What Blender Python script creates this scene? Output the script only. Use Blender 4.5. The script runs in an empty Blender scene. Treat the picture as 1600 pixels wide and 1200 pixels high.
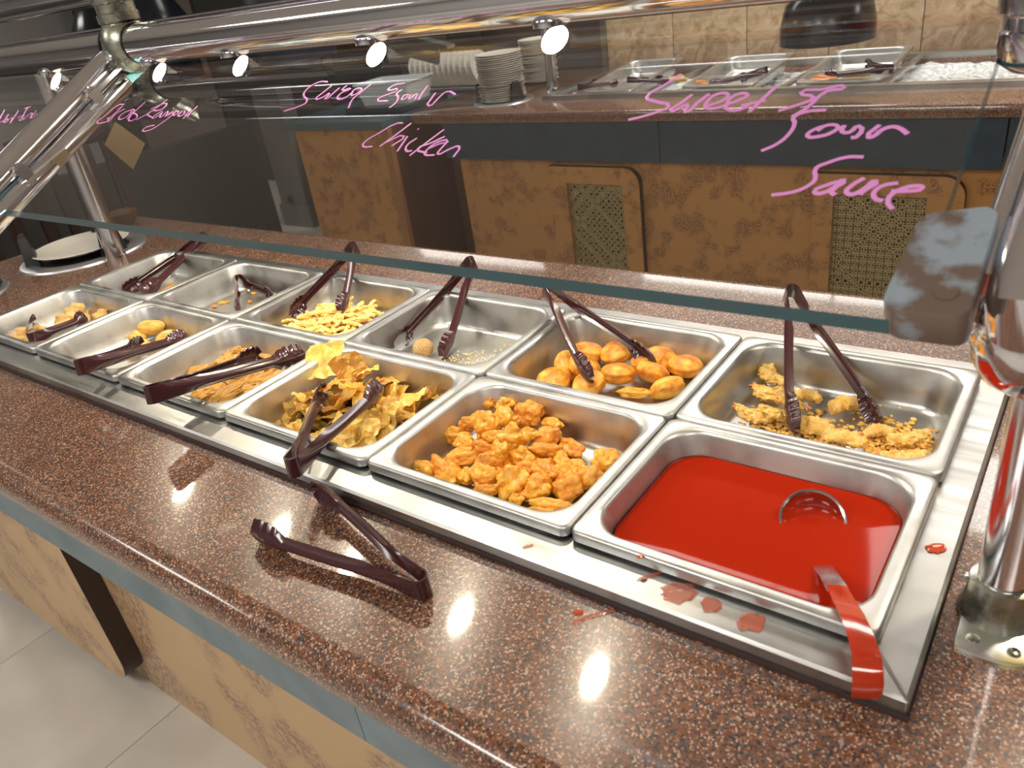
import bpy, bmesh, math, random
from mathutils import Vector, Matrix, noise
random.seed(7)
SC = bpy.context.scene
COL = SC.collection
PI = math.pi
Z0 = 0.90            # the floor is z = 0; food-pan rims are the working plane, 0.90 m above it

# ------------------------------------------------------------------ camera
cd = bpy.data.cameras.new('camera'); cam = bpy.data.objects.new('camera', cd); COL.objects.link(cam)
cd.sensor_fit = 'HORIZONTAL'; cd.sensor_width = 36.0; cd.lens = 36.0 * 1217.5 / 1600.0
a, b, c = 0.6978895, 1.0772812, -0.1570746
cam.matrix_world = Matrix.Translation((0.0866929, -0.5536851, 0.5737158 + Z0)) @ (Matrix.Rotation(a, 4, 'Z') @ Matrix.Rotation(b, 4, 'X') @ Matrix.Rotation(c, 4, 'Z'))
cd.clip_start = 0.02; cd.clip_end = 60
cd.dof.use_dof = True; cd.dof.focus_distance = 1.3; cd.dof.aperture_fstop = 8.0
SC.camera = cam

# ------------------------------------------------------------------ world, added fill lights, exposure
w = bpy.data.worlds.new('world'); SC.world = w; w.use_nodes = True
w.node_tree.nodes['Background'].inputs[0].default_value = (0.70, 0.68, 0.66, 1); w.node_tree.nodes['Background'].inputs[1].default_value = 0.18
SC.view_settings.view_transform = 'Standard'; SC.view_settings.look = 'None'; SC.view_settings.gamma = 1; SC.view_settings.use_curve_mapping = False
SC.view_settings.exposure = 0.0
SC.cycles.max_bounces = 10; SC.cycles.transparent_max_bounces = 24; SC.cycles.glossy_bounces = 6
SC.cycles.use_denoising = True; SC.cycles.sample_clamp_indirect = 6
def area(name, loc, size, power, col, rot=(0, 0, 0), sy=None):
    l = bpy.data.lights.new(name, 'AREA'); l.shape = 'RECTANGLE'; l.size = size; l.size_y = sy or size; l.energy = power; l.color = col
    o = bpy.data.objects.new(name, l); COL.objects.link(o); o.location = loc; o.rotation_euler = rot; return o
CEIL = 1.78
LAMP_E = 600.0
FILL_PANELS = [(-1.2, -1.9, 44, 1.1, .55), (1.1, -1.5, 28, 1.1, .55), (-3.6, -1.6, 24, 1.1, .55), (-.9, 2.85, 52, 2.4, .6), (-3.4, 2.9, 13, 1.1, .55), (2.4, 3.0, 22, 1.1, .55), (-6.6, .8, 30, 1.1, .55)]  # unseen overhead panels added as room fill light
for lx, ly, lp, sx_, sy_ in FILL_PANELS:
    area('fill_panel_light', (lx, ly, CEIL - 0.03), sx_, lp, (1.0, 0.95, 0.88), sy=sy_)
# ------------------------------------------------------------------ measured positions (metres)
INK_SAUCE = [[(-0.3026, 0.2724, 0.4417), (-0.3158, 0.2551, 0.4335), (-0.3274, 0.2386, 0.4258), (-0.3112, 0.2304, 0.4219), (-0.2946, 0.2233, 0.4186), (-0.3041, 0.2153, 0.4148), (-0.3193, 0.2082, 0.4115), (-0.3326, 0.204, 0.4095)], [(-0.2758, 0.2401, 0.4265), (-0.2827, 0.2279, 0.4208), (-0.2888, 0.2167, 0.4155), (-0.2812, 0.2205, 0.4173), (-0.275, 0.2256, 0.4197), (-0.2718, 0.2145, 0.4145), (-0.2647, 0.2273, 0.4205), (-0.2572, 0.2402, 0.4265)], [(-0.253, 0.2226, 0.4183), (-0.2398, 0.2293, 0.4214), (-0.236, 0.2381, 0.4256), (-0.2492, 0.2392, 0.4261), (-0.2544, 0.2284, 0.421), (-0.2526, 0.2203, 0.4172), (-0.24, 0.2194, 0.4168), (-0.2315, 0.2242, 0.419)], [(-0.2315, 0.2242, 0.419), (-0.2214, 0.2301, 0.4218), (-0.2156, 0.2372, 0.4252), (-0.2285, 0.2375, 0.4253), (-0.2323, 0.2262, 0.42), (-0.2288, 0.2176, 0.4159), (-0.2158, 0.2159, 0.4151), (-0.2069, 0.2268, 0.4202)], [(-0.1909, 0.248, 0.4302), (-0.1977, 0.2314, 0.4224), (-0.2044, 0.2134, 0.414)], [(-0.2162, 0.222, 0.418), (-0.1946, 0.2283, 0.4209)], [(-0.1766, 0.2135, 0.414), (-0.1597, 0.2219, 0.4179), (-0.1493, 0.2306, 0.4221), (-0.1637, 0.238, 0.4255), (-0.1458, 0.2413, 0.4271), (-0.1251, 0.2435, 0.4281), (-0.1396, 0.2391, 0.426), (-0.1507, 0.2173, 0.4158), (-0.161, 0.2052, 0.4101)], [(-0.1323, 0.2137, 0.4141), (-0.149, 0.212, 0.4133), (-0.1591, 0.2038, 0.4095), (-0.1556, 0.198, 0.4067), (-0.1565, 0.1806, 0.3985), (-0.1634, 0.1692, 0.3932), (-0.1736, 0.1615, 0.3896)], [(-0.1236, 0.1946, 0.4051), (-0.1356, 0.1881, 0.4021), (-0.1384, 0.1806, 0.3985), (-0.1277, 0.1801, 0.3983), (-0.1174, 0.186, 0.4011), (-0.1149, 0.1917, 0.4038), (-0.1252, 0.1941, 0.4049), (-0.1316, 0.1868, 0.4015)], [(-0.1104, 0.1937, 0.4047), (-0.1097, 0.186, 0.4011), (-0.1035, 0.185, 0.4006), (-0.0978, 0.1928, 0.4043), (-0.096, 0.1794, 0.398), (-0.1002, 0.1787, 0.3976)], [(-0.0809, 0.1939, 0.4048), (-0.0861, 0.1794, 0.398), (-0.0829, 0.1796, 0.3981), (-0.0772, 0.1883, 0.4021), (-0.0694, 0.1918, 0.4038), (-0.0623, 0.1889, 0.4024), (-0.0557, 0.1829, 0.3996)], [(-0.083, 0.1559, 0.3869), (-0.0962, 0.1554, 0.3867), (-0.1105, 0.1482, 0.3833), (-0.1179, 0.1422, 0.3805), (-0.1145, 0.1284, 0.374), (-0.1184, 0.1209, 0.3705), (-0.1279, 0.1141, 0.3673), (-0.1453, 0.1094, 0.3651)], [(-0.0913, 0.1289, 0.3743), (-0.1026, 0.1233, 0.3716), (-0.1106, 0.115, 0.3677), (-0.1038, 0.1142, 0.3674), (-0.0945, 0.1236, 0.3718), (-0.0907, 0.1294, 0.3745), (-0.0969, 0.1157, 0.3681), (-0.0927, 0.1127, 0.3666)], [(-0.0756, 0.1323, 0.3758), (-0.0832, 0.1231, 0.3715), (-0.0851, 0.1164, 0.3684), (-0.0804, 0.114, 0.3672), (-0.0717, 0.1214, 0.3707), (-0.0655, 0.1294, 0.3745), (-0.0727, 0.117, 0.3687), (-0.0734, 0.114, 0.3672)], [(-0.0484, 0.128, 0.3738), (-0.0588, 0.1247, 0.3723), (-0.0637, 0.1175, 0.3689), (-0.061, 0.1108, 0.3657), (-0.0546, 0.1085, 0.3646)], [(-0.0513, 0.1193, 0.3697), (-0.0396, 0.1197, 0.3699), (-0.0294, 0.124, 0.3719), (-0.0352, 0.1254, 0.3726), (-0.0457, 0.1206, 0.3703), (-0.0509, 0.1135, 0.367), (-0.0499, 0.106, 0.3635), (-0.0451, 0.1007, 0.361)]]
INK_CHICKEN = [[(-0.8923, 0.2937, 0.4517), (-0.9118, 0.2942, 0.4519), (-0.9247, 0.2827, 0.4465), (-0.9236, 0.2686, 0.4399), (-0.8982, 0.2492, 0.4308), (-0.9058, 0.2418, 0.4273), (-0.9331, 0.2316, 0.4225)], [(-0.8736, 0.2843, 0.4473), (-0.8798, 0.2695, 0.4403), (-0.8829, 0.2559, 0.434), (-0.8689, 0.2608, 0.4362), (-0.8637, 0.2674, 0.4393), (-0.8608, 0.2551, 0.4336), (-0.8549, 0.267, 0.4391), (-0.8513, 0.2785, 0.4446)], [(-0.8393, 0.2831, 0.4467), (-0.8409, 0.2731, 0.442), (-0.8248, 0.275, 0.4429), (-0.8364, 0.2681, 0.4396), (-0.8362, 0.2563, 0.4341), (-0.8198, 0.2557, 0.4338), (-0.8142, 0.266, 0.4387)], [(-0.8112, 0.2611, 0.4364), (-0.8137, 0.2732, 0.442), (-0.7985, 0.2716, 0.4413), (-0.8009, 0.2646, 0.438), (-0.81, 0.2598, 0.4357)], [(-0.788, 0.2825, 0.4464), (-0.795, 0.267, 0.4391), (-0.8, 0.2515, 0.4319), (-0.793, 0.2345, 0.4239)], [(-0.7206, 0.2814, 0.4459), (-0.741, 0.2761, 0.4434), (-0.7423, 0.2684, 0.4398), (-0.724, 0.2689, 0.44), (-0.7403, 0.2569, 0.4344), (-0.7478, 0.2508, 0.4316), (-0.7241, 0.2462, 0.4294)], [(-0.7151, 0.2684, 0.4398), (-0.719, 0.261, 0.4363), (-0.7092, 0.2519, 0.432), (-0.706, 0.2419, 0.4273), (-0.7106, 0.2327, 0.423)], [(-0.7019, 0.2578, 0.4348), (-0.6987, 0.2478, 0.4301), (-0.6935, 0.2562, 0.4341), (-0.7009, 0.2565, 0.4342)], [(-0.6896, 0.2573, 0.4346), (-0.685, 0.2485, 0.4304), (-0.6808, 0.2581, 0.435), (-0.675, 0.2476, 0.43)], [(-0.6718, 0.2738, 0.4423), (-0.6702, 0.2564, 0.4342), (-0.6673, 0.2466, 0.4296)], [(-0.647, 0.2591, 0.4354), (-0.6392, 0.2337, 0.4235), (-0.6341, 0.2478, 0.4301), (-0.6287, 0.2599, 0.4358), (-0.6089, 0.2538, 0.433)], [(-0.662, 0.2031, 0.4091), (-0.6721, 0.2028, 0.409), (-0.6907, 0.1854, 0.4008), (-0.7042, 0.1676, 0.3924), (-0.6999, 0.1612, 0.3894), (-0.6835, 0.1614, 0.3895)], [(-0.6466, 0.2029, 0.409), (-0.6576, 0.1819, 0.3992), (-0.6696, 0.1615, 0.3896)], [(-0.6662, 0.1672, 0.3922), (-0.6411, 0.1797, 0.3981), (-0.6492, 0.1626, 0.3901)], [(-0.6351, 0.1797, 0.3981), (-0.6322, 0.1532, 0.3857)], [(-0.6271, 0.1925, 0.4041), (-0.6255, 0.1918, 0.4038)], [(-0.6164, 0.1764, 0.3966), (-0.6236, 0.1631, 0.3903), (-0.6152, 0.1539, 0.386), (-0.6087, 0.1553, 0.3866)], [(-0.5822, 0.1911, 0.4035), (-0.5945, 0.1688, 0.393), (-0.6057, 0.1467, 0.3826)], [(-0.5724, 0.1791, 0.3978), (-0.5887, 0.1667, 0.392), (-0.6009, 0.159, 0.3884), (-0.5812, 0.1519, 0.385)], [(-0.5831, 0.1593, 0.3885), (-0.5721, 0.1668, 0.3921), (-0.5625, 0.1712, 0.3941), (-0.5765, 0.17, 0.3936), (-0.5843, 0.1582, 0.388), (-0.5832, 0.1497, 0.384), (-0.5663, 0.1486, 0.3835)], [(-0.5612, 0.1716, 0.3943), (-0.5634, 0.1606, 0.3891), (-0.5618, 0.1501, 0.3842), (-0.551, 0.1576, 0.3877), (-0.5381, 0.163, 0.3902), (-0.5348, 0.1461, 0.3823)]]
INK_CRAB = [[(-1.4398, 0.2623, 0.4369), (-1.4592, 0.2607, 0.4362), (-1.4663, 0.2308, 0.4221), (-1.4726, 0.2169, 0.4156), (-1.4467, 0.2136, 0.414), (-1.4338, 0.2176, 0.4159)], [(-1.4377, 0.2579, 0.4349), (-1.4301, 0.2163, 0.4153), (-1.4332, 0.2365, 0.4248), (-1.4191, 0.2488, 0.4306)], [(-1.3855, 0.2479, 0.4302), (-1.4093, 0.2339, 0.4236), (-1.3969, 0.2212, 0.4176), (-1.3812, 0.232, 0.4227), (-1.3837, 0.2479, 0.4302), (-1.3728, 0.222, 0.418)], [(-1.3701, 0.2663, 0.4388), (-1.3653, 0.2207, 0.4174), (-1.3429, 0.2223, 0.4181), (-1.3534, 0.2327, 0.423), (-1.3746, 0.2373, 0.4252)], [(-1.3012, 0.2709, 0.441), (-1.3131, 0.2419, 0.4274), (-1.3362, 0.2194, 0.4168)], [(-1.3243, 0.2463, 0.4294), (-1.2891, 0.2595, 0.4356), (-1.2862, 0.2453, 0.4289), (-1.3185, 0.238, 0.4255), (-1.2912, 0.2246, 0.4192)], [(-1.2797, 0.2411, 0.427), (-1.2885, 0.2234, 0.4186), (-1.2769, 0.2283, 0.421), (-1.2754, 0.235, 0.4241)], [(-1.2743, 0.237, 0.425), (-1.2637, 0.2241, 0.419), (-1.2596, 0.2386, 0.4258), (-1.2517, 0.2258, 0.4198)], [(-1.2415, 0.2401, 0.4265), (-1.2481, 0.2277, 0.4207), (-1.2379, 0.2361, 0.4246), (-1.2414, 0.2109, 0.4128), (-1.2583, 0.193, 0.4044), (-1.2812, 0.1958, 0.4057), (-1.2594, 0.2053, 0.4102)], [(-1.2343, 0.2391, 0.4261), (-1.2277, 0.2281, 0.4209), (-1.2216, 0.2349, 0.4241), (-1.2353, 0.2392, 0.4261)], [(-1.2135, 0.2394, 0.4262), (-1.2126, 0.227, 0.4204), (-1.2001, 0.2306, 0.422), (-1.2074, 0.2393, 0.4261)], [(-1.1825, 0.2502, 0.4312), (-1.1837, 0.2348, 0.424), (-1.1889, 0.2197, 0.4169)], [(-1.1927, 0.2266, 0.4202), (-1.1876, 0.2388, 0.4259), (-1.18, 0.2241, 0.419)]]
INK_TENDER = [[(-1.9581, 0.2608, 0.4362), (-1.919, 0.2221, 0.418)], [(-1.91, 0.2195, 0.4168), (-1.8801, 0.2275, 0.4206), (-1.8944, 0.2208, 0.4174)], [(-1.91, 0.2459, 0.4292), (-1.8767, 0.2191, 0.4166), (-1.8716, 0.2337, 0.4235), (-1.8522, 0.2188, 0.4165)], [(-1.8788, 0.2562, 0.4341), (-1.8478, 0.2172, 0.4158)], [(-1.8406, 0.2332, 0.4232), (-1.8204, 0.2401, 0.4265), (-1.8209, 0.2265, 0.4201), (-1.7994, 0.2291, 0.4213)], [(-1.8597, 0.2632, 0.4374), (-1.8378, 0.2675, 0.4394)], [(-1.8497, 0.2664, 0.4389), (-1.8027, 0.2301, 0.4218), (-1.802, 0.247, 0.4297), (-1.7772, 0.2306, 0.422)], [(-1.7876, 0.2539, 0.433), (-1.7721, 0.232, 0.4227), (-1.7669, 0.2462, 0.4294)], [(-1.7677, 0.264, 0.4377), (-1.7416, 0.2314, 0.4224)]]
CHUNKS = [(-0.637, 0.239, -0.0269, 0.0177, 0.0088, -0.225), (-0.5959, 0.2369, -0.0215, 0.013, 0.0097, 0.3894), (-0.6416, 0.1545, -0.0356, 0.0159, 0.0116, 0.407), (-0.6178, 0.1722, -0.025, 0.0126, 0.0116, 0.402), (-0.5789, 0.1697, -0.0139, 0.0175, 0.0195, 0.402), (-0.5621, 0.1895, -0.0115, 0.0124, 0.0144, 0.3985), (-0.5448, 0.2278, -0.0219, 0.0178, 0.0189, 0.3958), (-0.5086, 0.2319, -0.0327, 0.0145, 0.0083, -0.1342), (-0.5441, 0.1926, -0.0125, 0.0072, 0.0061, 0.3998), (-0.5219, 0.1547, -0.012, 0.0188, 0.0158, 0.4095), (-0.5106, 0.179, -0.0189, 0.012, 0.009, 0.4079), (-0.4926, 0.2001, -0.0317, 0.0212, 0.0141, 1.5202), (-0.5468, 0.1446, -0.0124, 0.0129, 0.009, 0.4095), (-0.5956, 0.133, -0.0303, 0.0122, 0.0102, 0.4136), (-0.5544, 0.129, -0.0216, 0.0139, 0.0079, 0.4151), (-0.5252, 0.1305, -0.0193, 0.0117, 0.0147, 0.4167), (-0.4762, 0.1743, -0.0354, 0.0227, 0.0099, 0.7293), (-0.4985, 0.1389, -0.0265, 0.0156, 0.0107, -0.3498), (-0.5827, 0.1122, -0.0358, 0.0221, 0.012, 0.8906), (-0.5331, 0.1118, -0.031, 0.0195, 0.0146, 0.4235), (-0.5266, 0.0913, -0.0394, 0.0193, 0.0154, 0.4308), (-0.6251, 0.0687, -0.0446, 0.021, 0.011, -0.0334), (-0.5949, 0.0805, -0.0433, 0.0248, 0.0119, -0.4697), (-0.5545, 0.0819, -0.0417, 0.0146, 0.0097, -0.8955), (-0.5763, 0.0612, -0.0442, 0.0126, 0.0068, -0.0304), (-0.4844, 0.0989, -0.0409, 0.0227, 0.0189, 1.6887), (-0.4677, 0.1325, -0.0394, 0.0134, 0.0115, 0.4279), (-0.4521, 0.1364, -0.0419, 0.02, 0.0115, -0.8881), (-0.4472, 0.1643, -0.0422, 0.0155, 0.0107, -1.0053), (-0.4241, 0.1633, -0.0441, 0.0115, 0.0105, 0.4272), (-0.413, 0.1238, -0.0446, 0.0176, 0.0158, 0.4363), (-0.3979, 0.1981, -0.0449, 0.0203, 0.0145, 1.459), (-0.3973, 0.1554, -0.0448, 0.0178, 0.0141, 1.6238), (-0.4499, 0.0952, -0.0438, 0.0176, 0.0121, 0.4383), (-0.4604, 0.071, -0.0443, 0.0083, 0.0083, 0.4423), (-0.5106, 0.0663, -0.0435, 0.017, 0.0094, 0.4383), (-0.4106, 0.0825, -0.0449, 0.0252, 0.0081, 0.4448), (-0.4146, 0.0655, -0.0449, 0.0179, 0.0045, 0.4478), (-0.4831, 0.1248, -0.0366, 0.0115, 0.0115, 0.4272)]
CHIPS = [(-0.9627, 0.1972, 0.0067, 0.0255, 0.0247, 0.3573), (-0.8756, 0.182, 0.017, 0.0192, 0.0184, 0.3629), (-0.9372, 0.254, -0.0096, 0.015, 0.0142, 0.3544), (-0.8644, 0.1981, -0.0025, 0.0171, 0.0164, 0.3683), (-0.8826, 0.1404, 0.0054, 0.0211, 0.0145, 0.3755), (-0.8459, 0.1535, 0.0044, 0.0158, 0.013, 0.3761), (-0.8457, 0.1961, -0.0164, 0.0163, 0.0141, 0.3755), (-0.8528, 0.1347, -0.0119, 0.0309, 0.0144, 0.3854), (-0.8343, 0.1637, -0.0169, 0.0174, 0.0116, 0.383), (-0.8578, 0.2561, -0.0329, 0.0224, 0.0216, 0.369), (-0.8607, 0.1162, -0.0303, 0.0266, 0.0158, 0.3947), (-0.8383, 0.1319, -0.0271, 0.0237, 0.0129, 0.3924), (-0.8727, 0.0957, -0.0366, 0.0143, 0.0115, 0.3997), (-0.8373, 0.0725, -0.0393, 0.0223, 0.0154, 0.4078), (-0.9119, 0.1148, -0.0312, 0.0206, 0.0147, -0.7208), (-0.7781, 0.2022, -0.0391, 0.024, 0.0233, 0.3878), (-0.758, 0.2304, -0.0399, 0.0213, 0.0213, 0.3842), (-0.7739, 0.1328, -0.0389, 0.0231, 0.0245, 0.4014), (-0.7714, 0.1568, -0.0389, 0.0184, 0.0156, 0.397), (-0.7704, 0.078, -0.0398, 0.0258, 0.0109, 0.4124), (-0.74, 0.2505, -0.04, 0.0103, 0.0066, 0.3817), (-0.9254, 0.064, -0.0397, 0.0145, 0.0072, 0.4025), (-0.9441, 0.0477, -0.0399, 0.0159, 0.0058, 0.4041), (-0.9141, 0.0871, -0.0383, 0.0189, 0.0116, 0.3986), (-0.8838, 0.0533, -0.0398, 0.0169, 0.0099, 0.4078), (-0.937, 0.1337, -0.0231, 0.015, 0.0195, 0.383), (-0.8197, 0.1986, -0.0327, 0.0192, 0.0148, 0.383)]
BUNS = [(-0.5908, 0.3615, -0.044, 0.0272, 0.0159, 0.3729), (-0.5889, 0.4095, -0.0406, 0.0258, 0.0163, 0.362), (-0.5625, 0.4136, -0.0377, 0.0276, 0.0188, 0.362), (-0.5844, 0.4658, -0.0396, 0.0237, 0.0181, 0.3503), (-0.5285, 0.3715, -0.0418, 0.0279, 0.0201, 0.375), (-0.5353, 0.4749, -0.0369, 0.0281, 0.0206, 0.3509), (-0.4939, 0.4085, -0.0353, 0.0267, 0.0195, 0.3675), (-0.4523, 0.381, -0.0432, 0.0303, 0.0076, 0.3798), (-0.4713, 0.4684, -0.0373, 0.0292, 0.0186, 0.3575), (-0.4468, 0.4369, -0.0391, 0.0291, 0.0181, 0.3669), (-0.4079, 0.4085, -0.044, 0.0232, 0.0207, 0.3781), (-0.4108, 0.4824, -0.0434, 0.0288, 0.0196, 0.362), (-0.4557, 0.4898, -0.0405, 0.016, 0.012, 0.3556)]
SHRIMP = [(-0.2647, 0.495, -0.033, 0.0257, 0.0159, -0.7306), (-0.2564, 0.444, -0.035, 0.0273, 0.0178, -0.2882), (-0.222, 0.4328, -0.035, 0.0267, 0.0174, -0.5309), (-0.2623, 0.3953, -0.045, 0.0255, 0.0116, 0.0504), (-0.2317, 0.4009, -0.041, 0.0229, 0.0126, 0.0454), (-0.2128, 0.4548, -0.045, 0.0211, 0.0106, 0.023), (-0.1718, 0.374, -0.045, 0.0284, 0.0109, -0.1), (-0.13, 0.3665, -0.045, 0.0234, 0.0074, 0.1367), (-0.1453, 0.4533, -0.045, 0.0261, 0.0125, 0.5678), (-0.0969, 0.402, -0.045, 0.0171, 0.0096, 0.575), (-0.0628, 0.4058, -0.041, 0.0242, 0.0126, 0.6685), (-0.0583, 0.3696, -0.045, 0.0266, 0.0061, 0.2461)]
CRABS = [(-1.9088, 0.0737, -0.05, 0.0258, 0.0182, 0.115), (-1.9082, 0.0524, -0.05, 0.0196, 0.0151, 0.3426), (-1.8993, 0.1062, -0.05, 0.0199, 0.0123, 0.3346), (-1.8993, 0.1664, -0.05, 0.0219, 0.0125, 0.325), (-1.9074, 0.2067, -0.05, 0.0318, 0.0175, 0.3181), (-1.8201, 0.2631, -0.05, 0.0206, 0.0174, 2.433)]
ROLLS = [(-1.5826, 0.2202, -0.047, 0.026, 0.0174, 0.7484), (-1.5994, 0.1901, -0.047, 0.0216, 0.0158, 0.0908), (-1.5174, 0.2121, -0.047, 0.0212, 0.0155, 1.292), (-1.4957, 0.164, -0.047, 0.022, 0.0137, 0.7458), (-1.5451, 0.1689, -0.047, 0.0182, 0.014, 0.3437), (-1.5384, 0.1388, -0.047, 0.0166, 0.0124, 0.3492), (-1.618, 0.0494, -0.047, 0.0205, 0.0109, -0.0145)]
PATTIES = [(-1.3118, 0.2306, -0.047, 0.0265, 0.0172, 1.6634), (-1.2362, 0.1581, -0.041, 0.04, 0.025, 1.6373), (-1.2301, 0.1779, -0.037, 0.0377, 0.0226, 1.4434), (-1.1516, 0.1612, -0.047, 0.0425, 0.0218, 1.189), (-1.1785, 0.0931, -0.047, 0.0356, 0.0202, 1.1889), (-1.1218, 0.101, -0.039, 0.0581, 0.0198, 1.5129), (-1.0918, 0.147, -0.041, 0.0529, 0.0188, 1.3847), (-1.1195, 0.2025, -0.041, 0.0305, 0.0158, 1.1888), (-1.1841, 0.2412, -0.047, 0.0255, 0.0127, 0.354), (-1.2716, 0.1284, -0.047, 0.0313, 0.0163, 1.2175)]
SCRAPS = [(-1.8621, 0.4299, -0.056, 0.0187, 0.0085, 1.392), (-1.8691, 0.446, -0.056, 0.0102, 0.0068, 0.2836), (-1.5975, 0.4161, -0.056, 0.0125, 0.0063, 0.7516), (-1.5996, 0.3914, -0.056, 0.0078, 0.0047, 0.3064), (-1.5638, 0.4839, -0.056, 0.0063, 0.0048, 0.2925), (-1.5398, 0.3602, -0.056, 0.0045, 0.003, 0.3149), (-1.5252, 0.4426, -0.056, 0.0054, 0.0031, 0.3016)]
TONGS = {'loose': [(-0.4504, -0.1275, -0.02), (-0.7139, -0.1676, -0.02), (-0.6978, -0.0478, -0.014)], 'wonton': [(-0.7267, -0.0624, 0.021), (-0.8932, 0.12, 0.0), (-0.7879, 0.1777, 0.0)], 'patty': [(-1.0967, -0.0425, 0.04), (-1.1459, 0.1855, -0.01), (-1.0273, 0.2141, 0.0)], 'roll': [(-1.357, -0.0301, 0.035), (-1.4785, 0.1297, -0.02), (-1.364, 0.1899, -0.01)], 'crab': [(-1.7166, 0.0328, 0.004), (-1.944, 0.1106, -0.03), (-1.7378, 0.1643, -0.01)], 'b0': [(-1.9078, 0.6018, 0.017), (-1.9649, 0.3575, -0.05), (-1.8564, 0.3681, -0.05)], 'b1': [(-1.6153, 0.4892, -0.035), (-1.4829, 0.4896, -0.05), (-1.4991, 0.3785, -0.05)], 'fries': [(-1.2948, 0.6014, 0.037), (-1.2735, 0.3621, -0.022), (-1.1299, 0.4049, -0.01)], 'ses': [(-0.9372, 0.5946, 0.036), (-0.9768, 0.364, -0.05), (-0.8413, 0.3814, -0.055)], 'don': [(-0.6876, 0.5144, 0.046), (-0.5191, 0.3438, -0.02), (-0.4405, 0.4492, -0.02)], 'shr': [(-0.2727, 0.5743, 0.06), (-0.2048, 0.3566, -0.04), (-0.0921, 0.4344, -0.045)]}
SPILLS = [(-0.1543, -0.0156, -0.0137, 0.0109, 0.0116, 0.8695, 0.0), (-0.1108, -0.0184, -0.0137, 0.0154, 0.013, 0.8628, 0.0), (-0.1896, -0.0139, -0.0137, 0.0197, 0.0156, 0.875, 0.0), (0.0145, 0.1633, -0.0137, 0.0119, 0.0083, 0.867, 0.0), (-0.3707, -0.0253, -0.0137, 0.0081, 0.0026, 0.9012, 0.0), (-0.239, -0.0011, 0.0035, 0.0041, 0.0029, 0.8875, 0.0), (-0.2589, -0.0613, -0.0355, 0.0201, 0.0038, 0.8754, 1.0), (-0.2793, -0.069, -0.0355, 0.0061, 0.0047, 0.8774, 1.0), (-0.2716, -0.0791, -0.0355, 0.008, 0.0037, 0.8751, 1.0), (-0.0705, -0.0633, -0.0355, 0.0041, 0.0041, 0.8482, 2.0), (-0.2261, -0.0064, -0.0137, 0.0169, 0.0028, 0.8814, 0.0)]
REFLECTION1 = [(-1.4372, 0.233, 0.411), (-1.2576, 0.1781, 0.3852), (-1.2149, 0.1187, 0.3573), (-1.3903, 0.1738, 0.3832)]
REFLECTION2 = [(-1.6027, 0.1909, 0.3912), (-1.4799, 0.15, 0.372), (-1.4585, 0.1152, 0.3556), (-1.5274, 0.1326, 0.3638)]
# ------------------------------------------------------------------ helpers
def setp(o, label=None, cat=None, group=None, kind=None):
    if label: o['label'] = label
    if cat: o['category'] = cat
    if group: o['group'] = group
    if kind: o['kind'] = kind
    return o
def obj(name, me, m=None, parent=None, smooth=True):
    if isinstance(me, bmesh.types.BMesh):
        bm = me; me = bpy.data.meshes.new(name); bm.to_mesh(me); bm.free()
    if m is not None and len(me.materials) == 0: me.materials.append(m)
    if smooth and len(me.polygons):
        me.polygons.foreach_set('use_smooth', [True] * len(me.polygons))
        if smooth != 'full':
            try: me.set_sharp_from_angle(angle=math.radians(38))
            except Exception: pass
    o = bpy.data.objects.new(name, me); COL.objects.link(o)
    if parent: o.parent = parent
    return o
def empty(name, loc, label, cat, group=None, rz=0):
    o = bpy.data.objects.new(name, None); COL.objects.link(o); o.location = loc; o.rotation_euler = (0, 0, rz); o.empty_display_size = .02
    return setp(o, label, cat, group)
def box(bm, x0, x1, y0, y1, z0, z1, bev=0):
    r = bmesh.ops.create_cube(bm, size=1)
    vs = r['verts']
    for v in vs:
        v.co = Vector(((x0 + x1) / 2 + v.co.x * (x1 - x0), (y0 + y1) / 2 + v.co.y * (y1 - y0), (z0 + z1) / 2 + v.co.z * (z1 - z0)))
    if bev:
        es = list({e for v in vs for e in v.link_edges})
        bmesh.ops.bevel(bm, geom=es, offset=bev, segments=2, affect='EDGES', profile=.6)
    return vs
def bx(*a, bev=0):
    bm = bmesh.new(); box(bm, *a, bev=bev); return bm
def frame_of(d):
    d = d.normalized(); u = Vector((0, 0, 1)) if abs(d.z) < .9 else Vector((1, 0, 0))
    s = d.cross(u).normalized(); return s, s.cross(d).normalized()
def tube(bm, pts, r, seg=20, caps=True):
    pts = [Vector(p) for p in pts]; rr = r if isinstance(r, (list, tuple)) else [r] * len(pts)
    rings = []; s0 = None
    for i, p in enumerate(pts):
        d = (pts[min(i + 1, len(pts) - 1)] - pts[max(i - 1, 0)])
        d = d.normalized()
        if s0 is None: s, t = frame_of(d)
        else:
            s = (s0 - d * s0.dot(d)).normalized(); t = s.cross(d)
        s0 = s
        rings.append([bm.verts.new(p + (s * math.cos(2 * PI * k / seg) + t * math.sin(2 * PI * k / seg)) * rr[i]) for k in range(seg)])
    for i in range(len(rings) - 1):
        for k in range(seg):
            bm.faces.new((rings[i][k], rings[i][(k + 1) % seg], rings[i + 1][(k + 1) % seg], rings[i + 1][k]))
    if caps:
        bm.faces.new(rings[0][::-1]); bm.faces.new(rings[-1])
def tb(pts, r, seg=20, caps=True):
    bm = bmesh.new(); tube(bm, pts, r, seg, caps); bmesh.ops.recalc_face_normals(bm, faces=bm.faces); return bm
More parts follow.
